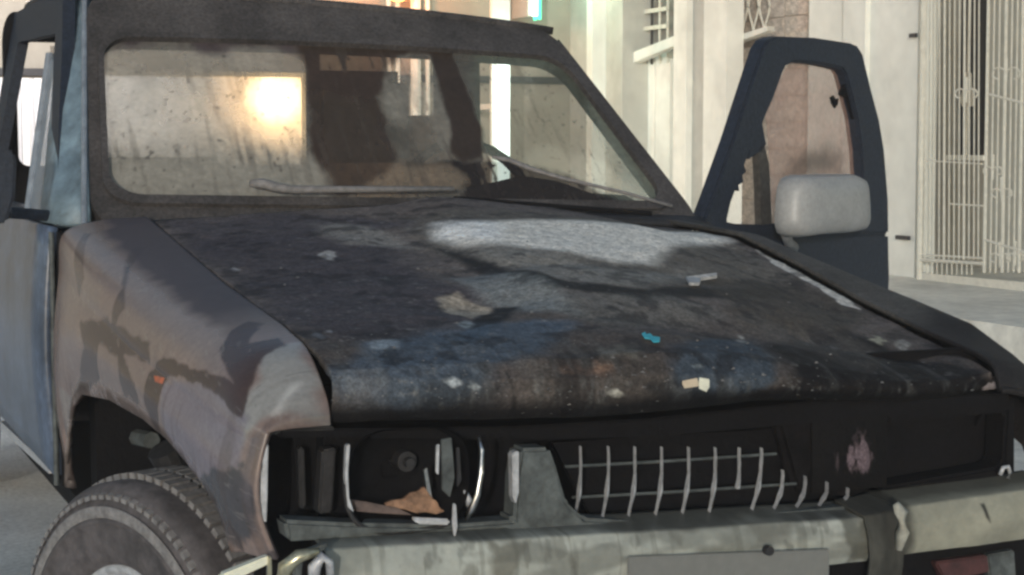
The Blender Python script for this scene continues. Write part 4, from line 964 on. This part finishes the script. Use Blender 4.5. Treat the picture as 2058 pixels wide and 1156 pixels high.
# mirror on the open door: rounded housing
mi = bpy.data.objects.new('door_mirror', None); COL.objects.link(mi); mi.parent = door2; mi['label'] = 'grey door mirror housing'
mc = [(1592, 358), (1600, 352), (1660, 350), (1706, 350), (1724, 358), (1730, 372), (1733, 410), (1734, 448), (1726, 462), (1700, 468), (1640, 472), (1596, 478), (1582, 470), (1578, 450), (1580, 410), (1584, 372)]
cc = np.mean([dp(*p, -.13) for p in mc], axis=0); Vm = []; Fm = []; rs = [(.97, .035), (1.0, .02), (1.0, 0), (.965, -.022), (.90, -.036), (.75, -.047), (.5, -.054), (.2, -.057)]
base_ = [dp(*p, -.13) for p in resample(mc, 48)]
for (sc, off) in rs:
    for p in base_: Vm.append(cc+(p-cc)*sc+nd*(off))
for i in range(len(rs)-1):
    for k in range(48): Fm.append((i*48+k, i*48+(k+1) % 48, (i+1)*48+(k+1) % 48, (i+1)*48+k))
Fm.append(tuple((len(rs)-1)*48+k for k in range(48)))
mesh('mirror_housing', Vm, Fm, MIRM, mi, True)
MB().tube([dp(1592, 452, -.11), dp(1580, 470, -.09), dp(1584, 486, -.02), dp(1594, 498, .01)], [.016, .015, .013, .016], 10).make('mirror_arm', MIRM, mi, smooth=True)

# ---- litter on the bonnet
def on_hood(px, py, dz=.004):
    return HP[near(px, py)]+np.array([0, -.002, dz])
def chip(name, pts, h, dz, m, label, cat):
    P = [on_hood(*p) for p in pts]; n = len(P); mb = MB(); mb.add(P+[p+np.array([0, 0, h]) for p in P], [tuple(range(n))[::-1], tuple(range(n, 2*n))]+[(i, (i+1) % n, n+(i+1) % n, n+i) for i in range(n)])
    o = mb.make(name, m, bevel=.0008); tag(o, label, cat); return o
chip('paint_flake', [(1288, 676), (1296, 672), (1298, 678), (1306, 676), (1312, 682), (1326, 684), (1324, 692), (1312, 694), (1306, 688), (1294, 686)], .0015, 0, mat('turquoise plastic', (.03, .42, .52), .5, grain=.2), 'small turquoise scrap lying on the charred bonnet', 'scrap')
chip('glass_chip', [(1378, 566), (1440, 558), (1440, 564), (1408, 568), (1404, 578), (1384, 578)], .006, 0, ASH, 'white glass splinter on the right half of the bonnet', 'glass shard')
chip('glass_chip', [(1368, 776), (1402, 770), (1404, 782), (1374, 786)], .006, 0, mat('cream scrap', (.55, .45, .33), .6, grain=.2), 'cream flat scrap near the bonnet front edge', 'scrap')
chip('glass_chip', [(1404, 778), (1424, 782), (1430, 808), (1422, 806), (1416, 792), (1402, 786)], .012, 0, MATS['bright torn metal'], 'bright curled metal sliver near the bonnet front edge', 'metal scrap')

if HAZE:
    hz = MB().box(-9.5, 9.5, -13, 14.2, -1.1, 6.2).make('haze', bpy.data.materials.new('thin smoke'), kind='stuff')
    hm = hz.data.materials[0]; hm.use_nodes = True; ht = hm.node_tree; ht.nodes.remove(ht.nodes['Principled BSDF'])
    pv = ht.nodes.new('ShaderNodeVolumePrincipled'); pv.inputs['Density'].default_value = HAZE; pv.inputs['Color'].default_value = (.9, .88, .9, 1); pv.inputs['Anisotropy'].default_value = .0
    ht.links.new(pv.outputs[0], ht.nodes['Material Output'].inputs['Volume'])

# glass crumbs, ash and flakes scattered over the bonnet: nobody could count them
random.seed(7); m = MB()
ASHG = mat('grey ash', (.20, .19, .185), .95, grain=.6, gscale=300, bump=0)
for k in range(420):
    if k % 3: px_, py_ = random.gauss(1150, 330), random.gauss(770, 45)
    else: px_, py_ = random.uniform(420, 1950), random.uniform(470, 820)
    if py_ > 835 or py_ < 450: continue
    i_ = near(px_, py_)
    if math.hypot(*(HPX[i_]-np.array([px_, py_]))) > 6: continue
    p = HP[i_]; r_ = random.choice([.0012, .0016, .002, .003, .0045])
    a0 = random.uniform(0, 6.28); n_ = random.choice((3, 4, 5))
    q = [p+np.array([r_*random.uniform(.5, 1.4)*math.cos(a0+6.28*j/n_), r_*random.uniform(.5, 1.4)*math.sin(a0+6.28*j/n_), random.uniform(0, .0015)+.0008]) for j in range(n_)]
    t_ = p+np.array([0, 0, r_*random.uniform(.3, .9)+.001]); b_ = len(m.v)
    m.add(q+[t_], [(j, (j+1) % n_, n_) for j in range(n_)])
cr_ = m.make('ash_crumbs', ASHG, kind='stuff'); cr_['label'] = 'pale ash and glass crumbs scattered over the charred bonnet'; cr_['category'] = 'ash'
